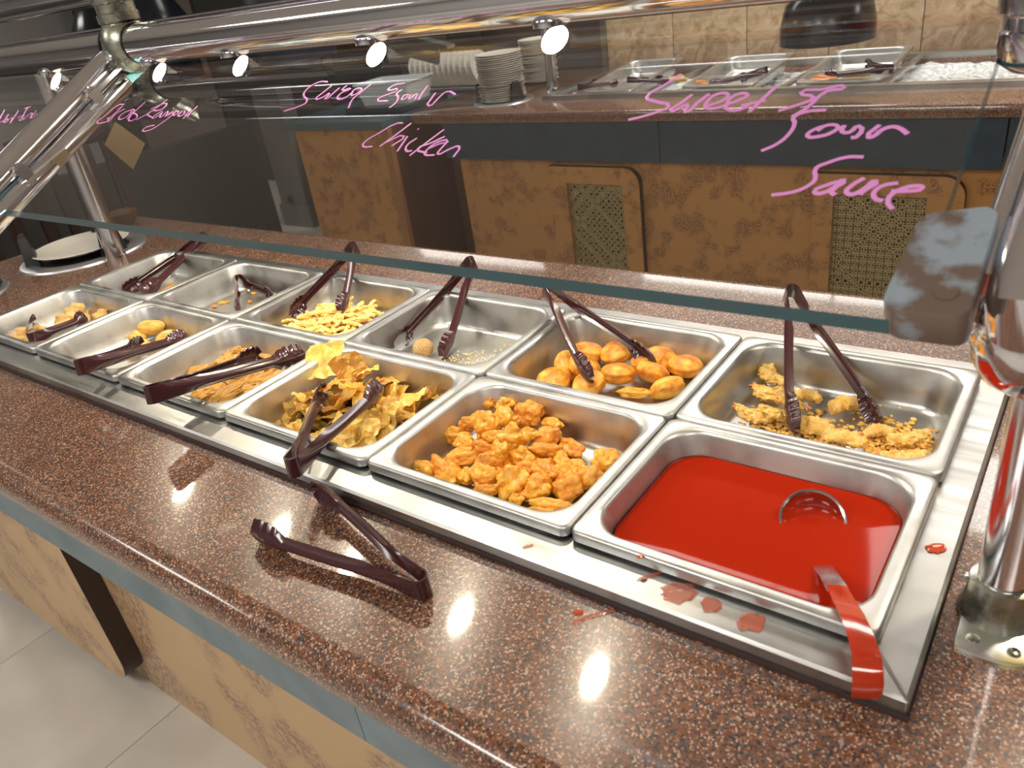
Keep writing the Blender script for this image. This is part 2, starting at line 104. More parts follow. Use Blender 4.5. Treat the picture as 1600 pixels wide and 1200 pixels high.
def lathe(bm, prof, c=(0, 0, 0), seg=48, axis='Z'):
    rings = []
    for r, z in prof:
        if r < 1e-6: rings.append([bm.verts.new((c[0], c[1], c[2] + z))])
        else: rings.append([bm.verts.new((c[0] + r * math.cos(2 * PI * k / seg), c[1] + r * math.sin(2 * PI * k / seg), c[2] + z)) for k in range(seg)])
    for A, B in zip(rings, rings[1:]):
        for k in range(seg):
            q = [A[k % len(A)], A[(k + 1) % len(A)], B[(k + 1) % len(B)], B[k % len(B)]]
            q2 = []
            for v in q:
                if v not in q2: q2.append(v)
            if len(q2) > 2:
                try: bm.faces.new(q2)
                except ValueError: pass
def lt(prof, c=(0, 0, 0), seg=48):
    bm = bmesh.new(); lathe(bm, prof, c, seg); bmesh.ops.recalc_face_normals(bm, faces=bm.faces); return bm
def sphere(r, c=(0, 0, 0), seg=32, sc=(1, 1, 1)):
    bm = bmesh.new(); bmesh.ops.create_uvsphere(bm, u_segments=seg, v_segments=seg // 2, radius=r)
    for v in bm.verts: v.co = Vector((v.co.x * sc[0] + c[0], v.co.y * sc[1] + c[1], v.co.z * sc[2] + c[2]))
    return bm
def rrect(hx, hy, r, n=8):
    o = []
    for (sx, sy, a0) in ((1, 1, 0), (-1, 1, 90), (-1, -1, 180), (1, -1, 270)):
        for k in range(n + 1):
            a = math.radians(a0 + 90 * k / n); o.append((sx * (hx - r) + r * math.cos(a), sy * (hy - r) + r * math.sin(a)))
    return o
def loops(bm, L, close_last=True, close_first=False):
    """L: list of (points2d, z) with equal counts"""
    R = [[bm.verts.new((x, y, z)) for x, y in p] for p, z in L]
    n = len(R[0])
    for A, B in zip(R, R[1:]):
        for k in range(n): bm.faces.new((A[k], A[(k + 1) % n], B[(k + 1) % n], B[k]))
    if close_last: bm.faces.new(R[-1])
    if close_first: bm.faces.new(R[0][::-1])
    return R
def clone(o, parent=None):
    c_ = o.copy(); COL.objects.link(c_); c_.parent = parent
    for ch in list(o.children): clone(ch, c_)
    return c_

# ------------------------------------------------------------------ materials
def mat(name, col, rough=.5, metal=0, **kw):
    m = bpy.data.materials.new(name); m.use_nodes = True; p = m.node_tree.nodes['Principled BSDF']
    p.inputs['Base Color'].default_value = (*col, 1); p.inputs['Roughness'].default_value = rough; p.inputs['Metallic'].default_value = metal
    for k, v in kw.items():
        p.inputs[k.replace('_', ' ')].default_value = v
    m.diffuse_color = (*col, 1)
    return m
def nt(m):
    t = m.node_tree; return t, t.nodes, t.links, t.nodes['Principled BSDF']
def noise_ramp(m, scale, stops, detail=4, stretch=None, inp='Base Color', coord='Object', rough=.5, dist=0):
    t, N, L, p = nt(m)
    tc = N.new('ShaderNodeTexCoord'); mp = N.new('ShaderNodeMapping'); nz = N.new('ShaderNodeTexNoise'); rp = N.new('ShaderNodeValToRGB')
    if stretch: mp.inputs['Scale'].default_value = stretch
    nz.inputs['Scale'].default_value = scale; nz.inputs['Detail'].default_value = detail; nz.inputs['Roughness'].default_value = rough; nz.inputs['Distortion'].default_value = dist
    L.new(tc.outputs[coord], mp.inputs[0]); L.new(mp.outputs[0], nz.inputs[0]); L.new(nz.outputs[0], rp.inputs[0])
    e = rp.color_ramp.elements
    while len(e) < len(stops): e.new(.5)
    for i, (pos, col) in enumerate(stops):
        e[i].position = pos; e[i].color = (*col, 1) if not isinstance(col, float) else (col, col, col, 1)
    L.new(rp.outputs[0], p.inputs[inp]); return nz, rp
def bump(m, scale, strength, dist=.001, detail=3, stretch=None, vor=False):
    t, N, L, p = nt(m)
    tc = N.new('ShaderNodeTexCoord'); mp = N.new('ShaderNodeMapping'); nz = N.new('ShaderNodeTexVoronoi' if vor else 'ShaderNodeTexNoise'); b_ = N.new('ShaderNodeBump')
    if stretch: mp.inputs['Scale'].default_value = stretch
    nz.inputs['Scale'].default_value = scale
    if not vor: nz.inputs['Detail'].default_value = detail
    b_.inputs['Strength'].default_value = strength; b_.inputs['Distance'].default_value = dist
    L.new(tc.outputs['Object'], mp.inputs[0]); L.new(mp.outputs[0], nz.inputs[0]); L.new(nz.outputs[0], b_.inputs['Height']); L.new(b_.outputs[0], p.inputs['Normal'])
M = {}
M['pan'] = mat('pan_steel', (.62, .61, .58), .3, 1.0)
noise_ramp(M['pan'], 9, [(.3, .27), (.62, .46)], 5, inp='Roughness'); noise_ramp(M['pan'], 14, [(.25, (.38, .37, .35)), (.45, (.55, .555, .545)), (.8, (.63, .635, .635))], 6)
M['frame'] = mat('frame_steel', (.60, .60, .58), .3, 1.0)
noise_ramp(M['frame'], 30, [(.3, .30), (.7, .46)], 4, stretch=(.15, 2, 1), inp='Roughness'); noise_ramp(M['frame'], 7, [(.3, (.36, .36, .355)), (.7, (.54, .54, .52))], 5)
M['chrome'] = mat('chrome', (.80, .80, .85), .07, 1.0)
M['chrome_soft'] = mat('chrome_soft', (.76, .76, .79), .15, 1.0)
M['tarnish'] = mat('tarnished_fitting', (.42, .44, .38), .25, 1.0)
noise_ramp(M['tarnish'], 28, [(.3, (.28, .27, .18)), (.55, (.48, .50, .44)), (.8, (.62, .64, .60))], 6)
noise_ramp(M['tarnish'], 60, [(.3, .15), (.7, .4)], 5, inp='Roughness')
M['ringsteel'] = mat('brushed_ring', (.66, .67, .70), .34, .9)
M['cast'] = mat('cast_bracket', (.50, .53, .56), .3, .25); noise_ramp(M['cast'], 22, [(.47, (.20, .15, .12)), (.57, (.38, .46, .54))], 5)
M['flange'] = mat('flange_metal', (.6, .62, .6), .28, .9); noise_ramp(M['flange'], 18, [(.42, (.62, .64, .62)), (.55, (.62, .56, .28)), (.72, (.35, .36, .28))], 5)
# speckled stone-look laminate
m = M['stone'] = mat('speckled_counter', (.2, .1, .07), .3)
t, N, L, p = nt(m)
tc = N.new('ShaderNodeTexCoord')
def vor(scale, off):
    mp = N.new('ShaderNodeMapping'); mp.inputs['Location'].default_value = off; v = N.new('ShaderNodeTexVoronoi'); v.inputs['Scale'].default_value = scale; v.inputs['Randomness'].default_value = 1
    L.new(tc.outputs['Object'], mp.inputs[0]); L.new(mp.outputs[0], v.inputs[0]); return v
v1 = vor(460, (0, 0, 0)); sp = N.new('ShaderNodeSeparateColor'); L.new(v1.outputs['Color'], sp.inputs[0])
rp = N.new('ShaderNodeValToRGB'); rp.color_ramp.interpolation = 'CONSTANT'; e = rp.color_ramp.elements
st = [(0, (.20, .072, .030)), (.22, (.11, .048, .030)), (.40, (.25, .098, .045)), (.52, (.038, .032, .034)), (.68, (.15, .075, .050)), (.82, (.32, .17, .105)), (.90, (.075, .080, .09)), (.965, (.52, .38, .28))]
while len(e) < len(st): e.new(.5)
for i, (q, cc) in enumerate(st): e[i].position = q; e[i].color = (*cc, 1)
L.new(sp.outputs[0], rp.inputs[0])
v2 = vor(600, (3, 1, 0)); sp2 = N.new('ShaderNodeSeparateColor'); L.new(v2.outputs['Color'], sp2.inputs[0])
gt = N.new('ShaderNodeMath'); gt.operation = 'GREATER_THAN'; gt.inputs[1].default_value = .93; L.new(sp2.outputs[1], gt.inputs[0])
mx = N.new('ShaderNodeMix'); mx.data_type = 'RGBA'; L.new(gt.outputs[0], mx.inputs[0]); L.new(rp.outputs[0], mx.inputs[6]); mx.inputs[7].default_value = (.55, .36, .25, 1)
nz = N.new('ShaderNodeTexNoise'); nz.inputs['Scale'].default_value = 16; nz.inputs['Detail'].default_value = 4; L.new(tc.outputs['Object'], nz.inputs[0])
mr = N.new('ShaderNodeMapRange'); mr.inputs[3].default_value = .70; mr.inputs[4].default_value = 1.2; L.new(nz.outputs[0], mr.inputs[0])
mm = N.new('ShaderNodeMix'); mm.data_type = 'RGBA'; mm.blend_type = 'MULTIPLY'; mm.inputs[0].default_value = 1; L.new(mx.outputs[2], mm.inputs[6]); L.new(mr.outputs[0], mm.inputs[7]); L.new(mm.outputs[2], p.inputs['Base Color'])
p.inputs['Coat Weight'].default_value = .75; p.inputs['Coat Roughness'].default_value = .05; p.inputs['Roughness'].default_value = .27; p.inputs['Specular IOR Level'].default_value = .4
def laminate(name, base, dark, s=13, rough=.38):
    m = mat(name, base, rough); t, N, L, p = nt(m)
    tc = N.new('ShaderNodeTexCoord'); n1 = N.new('ShaderNodeTexNoise'); n1.inputs['Scale'].default_value = s; n1.inputs['Detail'].default_value = 2
    n2 = N.new('ShaderNodeTexNoise'); n2.inputs['Scale'].default_value = s * 9; n2.inputs['Detail'].default_value = 5; n2.inputs['Roughness'].default_value = .7
    L.new(tc.outputs['Object'], n1.inputs[0]); L.new(tc.outputs['Object'], n2.inputs[0])
    r1 = N.new('ShaderNodeMapRange'); r1.inputs[1].default_value = .47; r1.inputs[2].default_value = .60; L.new(n1.outputs[0], r1.inputs[0])
    r2 = N.new('ShaderNodeMapRange'); r2.inputs[1].default_value = .42; r2.inputs[2].default_value = .56; L.new(n2.outputs[0], r2.inputs[0])
    mu = N.new('ShaderNodeMath'); mu.operation = 'MULTIPLY'; L.new(r1.outputs[0], mu.inputs[0]); L.new(r2.outputs[0], mu.inputs[1])
    mx = N.new('ShaderNodeMix'); mx.data_type = 'RGBA'; mx.inputs[6].default_value = (*base, 1); mx.inputs[7].default_value = (*dark, 1); L.new(mu.outputs[0], mx.inputs[0]); L.new(mx.outputs[2], p.inputs['Base Color'])
    return m
M['tan'] = laminate('burl_laminate', (.50, .255, .085), (.22, .10, .05))
M['tanfront'] = laminate('burl_laminate_front', (.56, .38, .20), (.30, .18, .13), 7)
M['blue'] = mat('slate_blue_laminate', (.10, .17, .22), .42); noise_ramp(M['blue'], 11, [(.3, (.12, .17, .195)), (.7, (.19, .25, .28))], 6)
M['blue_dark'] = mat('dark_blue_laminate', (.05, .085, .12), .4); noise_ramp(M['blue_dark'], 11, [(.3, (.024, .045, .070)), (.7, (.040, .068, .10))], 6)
M['bluetop'] = mat('slate_top', (.07, .12, .14), .35)
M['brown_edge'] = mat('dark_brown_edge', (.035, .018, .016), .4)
M['brown_wood'] = mat('dark_brown_wood', (.12, .055, .03), .5)
M['trim'] = mat('oak_trim', (.33, .16, .06), .45)
M['tong'] = mat('maroon_plastic', (.052, .012, .016), .22, Coat_Weight=.4, Coat_Roughness=.08)
M['black'] = mat('black_plastic', (.012, .013, .016), .45)
M['black_gloss'] = mat('black_gloss', (.010, .012, .02), .2)
M['bluegrey'] = mat('dark_navy', (.02, .03, .06), .5)
def food(name, stops, s=40, rough=.45, bs=120, bst=.5, bd=.002, sss=.0, stretch=None, coat=.15):
    m = mat(name, stops[1][1], rough, Coat_Weight=coat, Coat_Roughness=.25)
    noise_ramp(m, s, stops, 5); bump(m, bs, bst, bd, 4)
    if sss: nt(m)[3].inputs['Subsurface Weight'].default_value = sss; nt(m)[3].inputs['Subsurface Radius'].default_value = (.01, .004, .001); nt(m)[3].inputs['Subsurface Scale'].default_value = .5
    return m
M['chicken'] = food('fried_batter', [(.30, (.50, .15, .012)), (.46, (.82, .35, .022)), (.75, (.92, .56, .08))], 2.2, .4, 7, .6, .0016)
M['chicken2'] = food('fried_batter_dark', [(.30, (.40, .10, .010)), (.48, (.74, .27, .015)), (.75, (.88, .46, .05))], 2.2, .4, 7, .6, .0016)
M['chip'] = food('fried_wonton', [(.3, (.95, .50, .05)), (.5, (.99, .68, .14)), (.75, (1.0, .82, .32))], 1.8, .4, 8, .6, .0015, coat=.2, sss=.35)
M['fry'] = food('fried_noodle', [(.3, (.88, .46, .08)), (.55, (.97, .68, .22)), (.8, (1.0, .80, .38))], 3, .5, 10, .4, .001)
M['bun'] = food('sugar_bun', [(.36, (.60, .18, .015)), (.5, (.84, .36, .025)), (.68, (.93, .56, .10))], 1.6, .45, 26, .7, .0008)
M['shrimp'] = food('breaded_crumb', [(.3, (.85, .42, .07)), (.5, (.96, .60, .15)), (.75, (1.0, .76, .32))], 3.5, .6, 17, 1.0, .0022)
M['crumb'] = mat('crumb_grain', (.98, .60, .14), .6)
M['tail'] = food('shrimp_tail', [(.3, (.75, .16, .03)), (.5, (.88, .30, .06)), (.75, (.92, .42, .12))], 6, .3, 10, .3, .0006)
M['crab'] = food('fried_pastry', [(.3, (.55, .28, .07)), (.5, (.74, .46, .15)), (.75, (.84, .60, .26))], 2.5, .5, 9, .5, .0015)
M['roll'] = food('fried_roll', [(.3, (.62, .30, .04)), (.5, (.78, .44, .08)), (.75, (.85, .54, .14))], 1.5, .4, 10, .25, .0008)
M['patty'] = food('breaded_patty', [(.3, (.46, .19, .03)), (.5, (.66, .33, .06)), (.75, (.76, .44, .10))], 3, .65, 11, 1.0, .0025)
M['sesame'] = mat('sesame_crust', (.8, .5, .2), .5)
t, N, L, p = nt(M['sesame']); tc = N.new('ShaderNodeTexCoord'); v = N.new('ShaderNodeTexVoronoi'); v.inputs['Scale'].default_value = 15; L.new(tc.outputs['Object'], v.inputs[0])
rp = N.new('ShaderNodeValToRGB'); rp.color_ramp.elements[0].color = (1.0, .78, .42, 1); rp.color_ramp.elements[1].color = (.55, .26, .05, 1); rp.color_ramp.elements[0].position = .3; rp.color_ramp.elements[1].position = .62
L.new(v.outputs['Distance'], rp.inputs[0]); L.new(rp.outputs[0], p.inputs['Base Color'])
bb = N.new('ShaderNodeBump'); bb.invert = True; bb.inputs['Distance'].default_value = .002; L.new(v.outputs['Distance'], bb.inputs['Height']); L.new(bb.outputs[0], p.inputs['Normal'])
M['seed'] = mat('sesame_seed', (.98, .70, .28), .5)
M['sauce'] = mat('red_sauce', (.36, .018, .004), .06, Specular_IOR_Level=.10)
M['drip'] = mat('sauce_drip', (.62, .16, .09), .05, Alpha=.38)
M['dab'] = mat('sauce_dab', (.50, .07, .02), .1)
M['water'] = mat('water_drop', (.9, .9, .9), .02, Transmission_Weight=.95)
M['redh'] = mat('red_handle', (.50, .035, .008), .12, Coat_Weight=.6)
M['white'] = mat('white_plastic', (.72, .77, .80), .35)
M['plate'] = mat('cream_plate', (.84, .80, .72), .22)
M['tray'] = mat('dark_tray', (.03, .04, .045), .3)
M['ink'] = mat('pink_marker', (.90, .36, .82), .6)
M['floor'] = mat('cream_floor', (.56, .52, .46), .35); noise_ramp(M['floor'], 5, [(.3, (.50, .465, .41)), (.7, (.60, .565, .51))], 6)
M['grout'] = mat('tile_joint', (.05, .045, .04), .8)
M['ice'] = mat('crushed_ice', (.86, .90, .92), .25, Specular_IOR_Level=.8); bump(M['ice'], 40, 1, .02, 4, vor=True)
M['wall_tan'] = mat('stone_tile', (.5, .36, .22), .4)
noise_ramp(M['wall_tan'], 11, [(.36, (.30, .20, .115)), (.5, (.50, .37, .235)), (.62, (.56, .43, .28)), (.7, (.66, .56, .42))], 9, rough=.62, dist=1.4)
M['dkwall'] = mat('dark_wall', (.035, .034, .032), .6)
M['greywall'] = mat('grey_wall', (.16, .155, .15), .5)
M['brownwall'] = mat('brown_grey_wall', (.17, .14, .125), .5)
M['creamwall'] = mat('cream_wall', (.52, .50, .49), .7)
M['ceil'] = mat('ceiling_board', (.80, .78, .76), .8)
M['steelbg'] = mat('kitchen_steel', (.30, .29, .27), .35, .8)
M['yellow'] = mat('yellow_bag', (.62, .46, .05), .4)
M['well'] = mat('well_liner', (.05, .05, .05), .4, .8)
M['grille'] = mat('brass_grille', (.42, .34, .17), .45, .2)
M['reflection'] = mat('tan_reflection', (.30, .20, .08), .8)
M['lens'] = bpy.data.materials.new('lamp_lens'); M['lens'].use_nodes = True
t = M['lens'].node_tree; t.nodes.remove(t.nodes['Principled BSDF']); em = t.nodes.new('ShaderNodeEmission'); em.inputs[0].default_value = (1.0, .86, .66, 1); em.inputs[1].default_value = LAMP_E; t.links.new(em.outputs[0], t.nodes['Material Output'].inputs[0])
# clear glass: fresnel mix of a mirror and a clear, very slightly green sheet
def sheet_glass(name, tint):
    m = bpy.data.materials.new(name); m.use_nodes = True; t = m.node_tree; t.nodes.remove(t.nodes['Principled BSDF'])
    fr0 = t.nodes.new('ShaderNodeFresnel'); fr0.inputs[0].default_value = 1.6
    ge = t.nodes.new('ShaderNodeNewGeometry'); iv = t.nodes.new('ShaderNodeMath'); iv.operation = 'SUBTRACT'; iv.inputs[0].default_value = 1; t.links.new(ge.outputs['Backfacing'], iv.inputs[1])
    fr = t.nodes.new('ShaderNodeMath'); fr.operation = 'MULTIPLY'; t.links.new(fr0.outputs[0], fr.inputs[0]); t.links.new(iv.outputs[0], fr.inputs[1])
    gl = t.nodes.new('ShaderNodeBsdfGlossy'); gl.inputs['Roughness'].default_value = .012; gl.inputs['Color'].default_value = (1, 1, 1, 1)
    tr = t.nodes.new('ShaderNodeBsdfTransparent'); tr.inputs[0].default_value = (*tint, 1)
    mx = t.nodes.new('ShaderNodeMixShader'); t.links.new(fr.outputs[0], mx.inputs[0]); t.links.new(tr.outputs[0], mx.inputs[1]); t.links.new(gl.outputs[0], mx.inputs[2]); t.links.new(mx.outputs[0], t.nodes['Material Output'].inputs[0])
    return m
M['glass'] = sheet_glass('clear_glass', (.955, .965, .96))
M['glass_edge'] = mat('glass_edge', (.07, .17, .20), .15, Specular_IOR_Level=.8)

# ------------------------------------------------------------------ room shell
F = -Z0
st = lambda o: setp(o, kind='structure')
fl = st(obj('floor', bx(-9, 3.5, -3.6, 6.2, F - .06, F - .004), M['grout']))
TS = .588
tile_me = None
for i in range(-7, 3):
    for j in range(-3, 1):
        x0 = -1.505 + i * TS; y0 = -.06 + (j - 1) * TS
        if tile_me is None:
            o = obj('floor_tile', bx(.001, TS - .001, .001, TS - .001, -.0045, 0, bev=.0008), M['floor']); tile_me = o.data
        else: o = obj('floor_tile', tile_me)
        o.location = (x0, y0, F); o.parent = fl
far = bmesh.new()
def far_tiles(xa, xb, ya, yb):
    nx = max(1, round((xb - xa) / TS)); ny = max(1, round((yb - ya) / TS)); dx = (xb - xa) / nx; dy = (yb - ya) / ny
    for i in range(nx):
        for j in range(ny): box(far, xa + i * dx + .001, xa + (i + 1) * dx - .001, ya + j * dy + .001, ya + (j + 1) * dy - .001, F - .0045, F)
xa, xb = -1.505 - 7 * TS, -1.505 + 3 * TS; yb = -.06; ya = -.06 - 4 * TS
far_tiles(-8.9, 3.4, yb, 6.1); far_tiles(-8.9, 3.4, -3.55, ya); far_tiles(-8.9, xa, ya, yb); far_tiles(xb, 3.4, ya, yb)
setp(obj('distant_tile', far, M['floor'], fl), kind='stuff')
ce = st(obj('ceiling', bx(-9, 3.5, -3.6, 6.2, CEIL, CEIL + .06), M['ceil']))
st(obj('wall_front', bx(-9, 3.5, -3.7, -3.6, F, CEIL), M['creamwall']))
st(obj('wall_right', bx(3.5, 3.6, -3.6, 6.2, F, CEIL), M['brownwall']))
st(obj('wall_left', bx(-9.1, -9, -3.6, 6.2, F, CEIL), M['creamwall']))
st(obj('wall_back', bx(-9, 3.5, 6.2, 6.3, F, CEIL), M['dkwall']))
# tiled wall behind the cold buffet
wt = st(obj('wall_tiled', bx(-2.32, 3.4, 3.62, 3.72, F, CEIL), M['grout']))
tw, thh = .405, .33
wtile = None
for r in range(7):
    z0 = -.12 + (r - 2) * thh
    for k in range(14):
        x0 = -2.32 + k * tw
        if x0 + tw > 3.42 or z0 + thh > CEIL: continue
        if wtile is None: o = obj('wall_tile', bx(.002, tw - .002, -.012, 0, .002, thh - .002, bev=.002), M['wall_tan']); wtile = o.data
        else: o = obj('wall_tile', wtile)
        o.location = (x0, 3.62, z0); o.parent = wt
st(obj('trim_1', bx(-2.345, -2.32, 3.585, 3.64, F, CEIL), M['steelbg']))

# ------------------------------------------------------------------ hot buffet: counter
cx0, cx1, cy0, cy1 = -2.71, 1.25, -.258, .842
CT = -.036
ct = empty('buffet_counter', (-.8, .29, F), 'long front buffet counter with speckled reddish-brown stone top, slate-blue apron and burl laminate base', 'counter')
def L_(o, par):                                   # parent while keeping the working coordinates
    o.parent = par; o.location = Vector(o.location) - Vector(par.location); return o
bm = bmesh.new()
hx, hy = (cx1 - cx0) / 2, (cy1 - cy0) / 2; mx_, my_ = (cx0 + cx1) / 2, (cy0 + cy1) / 2
def ring(inset, r): return [(x + mx_, y + my_) for x, y in rrect(hx - inset, hy - inset, r, 8)]
prof = [(.03, CT - .05), (.004, CT - .046), (.0, CT - .039), (.0, CT - .022), (.004, CT - .010), (.012, CT - .003), (.022, CT), (.026, CT + .0012), (.031, CT)]
Lp = [(ring(i, max(.02, .06 - i)), z) for i, z in prof]
ix0, ix1, iy0, iy1 = -1.985, -.004, .010, .54
inner = [((ix0 + ix1) / 2 + x, (iy0 + iy1) / 2 + y) for x, y in rrect((ix1 - ix0) / 2, (iy1 - iy0) / 2, .01, 8)]
Lp += [(inner, CT), (inner, CT - .04)]
loops(bm, Lp, close_last=False)
bmesh.ops.recalc_face_normals(bm, faces=bm.faces)
top = L_(obj('stone_top', bm, M['stone']), ct)
segs = [-2.66, -.475, 1.2]
for xa_, xb_ in zip(segs, segs[1:]):
    L_(obj('apron', bx(xa_ + .0008, xb_ - .0008, -.238, -.218, CT - .142, CT - .046), M['blue']), ct)
L_(obj('apron', bx(-2.66, 1.2, .80, .82, CT - .142, CT - .046), M['blue']), ct)
L_(obj('apron', bx(-2.68, -2.66, -.238, .82, CT - .142, CT - .046), M['blue']), ct)
L_(obj('base_cabinet', bx(-2.55, 1.15, -.095, .68, F, CT - .10), M['tanfront']), ct)
# proud rounded panel with a dark edge on the customer side
def round_panel(name, x0, x1, z0, z1, yf, yb, r, m, corners, par, edge=None):
    """slab in XZ with rounding at chosen corners ('bl','br','tl','tr')"""
    pts = []
    for key, cx, cz, sx, sz, a0 in (('tr', x1, z1, -1, -1, 0), ('tl', x0, z1, 1, -1, 90), ('bl', x0, z0, 1, 1, 180), ('br', x1, z0, -1, 1, 270)):
        if key in corners:
            for k in range(13):
                a_ = math.radians(a0 + 90 * k / 12); pts.append((cx + sx * r + r * math.cos(a_), cz + sz * r + r * math.sin(a_)))
        else: pts.append((cx, cz))
    bm = bmesh.new(); A = [bm.verts.new((x, yf, z)) for x, z in pts]; B = [bm.verts.new((x, yb, z)) for x, z in pts]; n = len(pts)
    f1 = bm.faces.new(A); f2 = bm.faces.new(B[::-1]); sd = [bm.faces.new((A[k], B[k], B[(k + 1) % n], A[(k + 1) % n])) for k in range(n)]
    bmesh.ops.recalc_face_normals(bm, faces=bm.faces)
    if edge:
        for f in sd: f.material_index = 1
    o = obj(name, bm, m, smooth=False)
    if edge: o.data.materials.append(edge)
    return L_(o, par)
round_panel('rounded_panel', -2.50, -1.60, F + .045, CT - .142, -.143, -.0955, .10, M['tanfront'], ('br',), ct, M['brown_edge'])

# steel well frame, liner and dividers
fr = empty('well_frame', (-1, .27, CT), 'raised stainless steel frame around the double row of food wells', 'frame')
bm = bmesh.new()
def rr(x0, x1, y0, y1, r): return [((x0 + x1) / 2 + x, (y0 + y1) / 2 + y) for x, y in rrect((x1 - x0) / 2, (y1 - y0) / 2, r, 4)]
FT = -.0145
loops(bm, [(rr(-2.032, .033, -.042, .587, .003), CT + .0003), (rr(-2.032, .033, -.042, .587, .003), FT - .003), (rr(-2.029, .030, -.039, .584, .003), FT),
           (rr(-1.982, -.010, .010, .528, .006), FT), (rr(-1.982, -.010, .010, .528, .006), FT - .02)], close_last=False)
bmesh.ops.recalc_face_normals(bm, faces=bm.faces)
L_(obj('rim_plate', bm, M['frame']), fr)
L_(obj('caulk_shadow_bead', tb([(-2.032, -.043, CT + .0015), (.034, -.043, CT + .0015), (.034, .588, CT + .0015), (-2.033, .588, CT + .0015)], .0035, 8), M['brown_edge']), fr)  # caulk line whose dark colour also paints the recess shadow under the frame
bm = bmesh.new()
loops(bm, [(rr(-1.981, -.011, .011, .527, .006), FT - .021), (rr(-1.981, -.011, .011, .527, .006), FT - .16)])
L_(obj('well_liner', bm, M['well']), fr)
for k in range(1, 6):
    L_(obj('divider_bar', bx(-.332 * k - .006, -.332 * k + .006, .0115, .5265, FT - .012, FT - .001), M['frame']), fr)
L_(obj('divider_bar', bx(-1.980, -.012, .263, .273, FT - .026, FT - .013), M['frame']), fr)

# ------------------------------------------------------------------ food pans
def pan_mesh(hx=.1645, hy=.1325, d=.062):
    bm = bmesh.new(); n = 8
    S = [(0, .012, -.0100), (0, .012, -.001), (.0012, .012, .0018), (.0032, .012, .003), (.0135, .040, .003), (.0160, .044, .0012), (.0178, .045, -.003), (.0235, .045, -d * .55), (.028, .043, -d + .011), (.032, .040, -d + .004), (.040, .034, -d), (.075, .02, -d)]
    def lp(i, r): return rrect(hx - i, hy - i, r, n)
    loops(bm, [(lp(i, r), z) for i, r, z in S])
    bmesh.ops.recalc_face_normals(bm, faces=bm.faces)
    r = bmesh.ops.solidify(bm, geom=list(bm.faces), thickness=.0009)
    me = bpy.data.meshes.new('pan'); bm.to_mesh(me); bm.free(); me.materials.append(M['pan'])
    return me
PM = pan_mesh()
labs = {(0, 0): 'steel food pan with a few crab pastries, front row at the far left end', (1, 0): 'steel food pan with smooth fried rolls, front row second from the left',
        (2, 0): 'steel food pan with brown breaded patties, front row third from the left', (3, 0): 'steel food pan heaped with crumpled wonton chips, front row',
        (4, 0): 'steel food pan of golden chicken chunks, front row beside the red sauce', (5, 0): 'steel food pan filled with red sauce at the right end of the front row',
        (0, 1): 'almost empty steel food pan at the far left end of the back row', (1, 1): 'almost empty steel food pan with tongs lying on its bottom, back row',
        (2, 1): 'steel food pan of yellow fried strips in the back row', (3, 1): 'steel food pan with sesame balls and scattered seeds, back row',
        (4, 1): 'steel food pan of round sugared buns in the back row', (5, 1): 'steel food pan of breaded shrimp at the right end of the back row'}
for (k, j), lb in labs.items():
    o = obj('food_pan', PM, None, smooth=True) if not (k == 0 and j == 0) else obj('food_pan', PM)
    o.location = (-.332 * (5.5 - k) + random.uniform(-.0012, .0012), .134 + .268 * j, 0); o.rotation_euler = (0, 0, random.uniform(-.004, .004))
    setp(o, lb, 'food pan', 'steel pans in the hot wells')

# ------------------------------------------------------------------ sauce and ladle
bm = bmesh.new()
SZ = -.031
lp0 = rrect(.1645 - .0240, .1325 - .0240, .044, 12)
n = len(lp0); R0 = [bm.verts.new((x, y, .0012)) for x, y in lp0]; R1 = [bm.verts.new((x * .985, y * .985, 0)) for x, y in lp0]; R2 = [bm.verts.new((x * .6, y * .6, 0)) for x, y in lp0]; cv = bm.verts.new((0, 0, 0)); R3 = [bm.verts.new((x * .93, y * .93, -.022)) for x, y in lp0]
for A, B in ((R0, R1), (R1, R2), (R3, R0)):
    for k in range(n): bm.faces.new((A[k], A[(k + 1) % n], B[(k + 1) % n], B[k]))
for k in range(n): bm.faces.new((R2[k], R2[(k + 1) % n], cv))
bm.faces.new(R3[::-1]); bmesh.ops.recalc_face_normals(bm, faces=bm.faces)
o = obj('red_sauce', bm, M['sauce'], smooth='full'); o.location = (-.166, .134, SZ)
setp(o, 'glossy bright red sweet and sour sauce filling the pan', 'sauce')
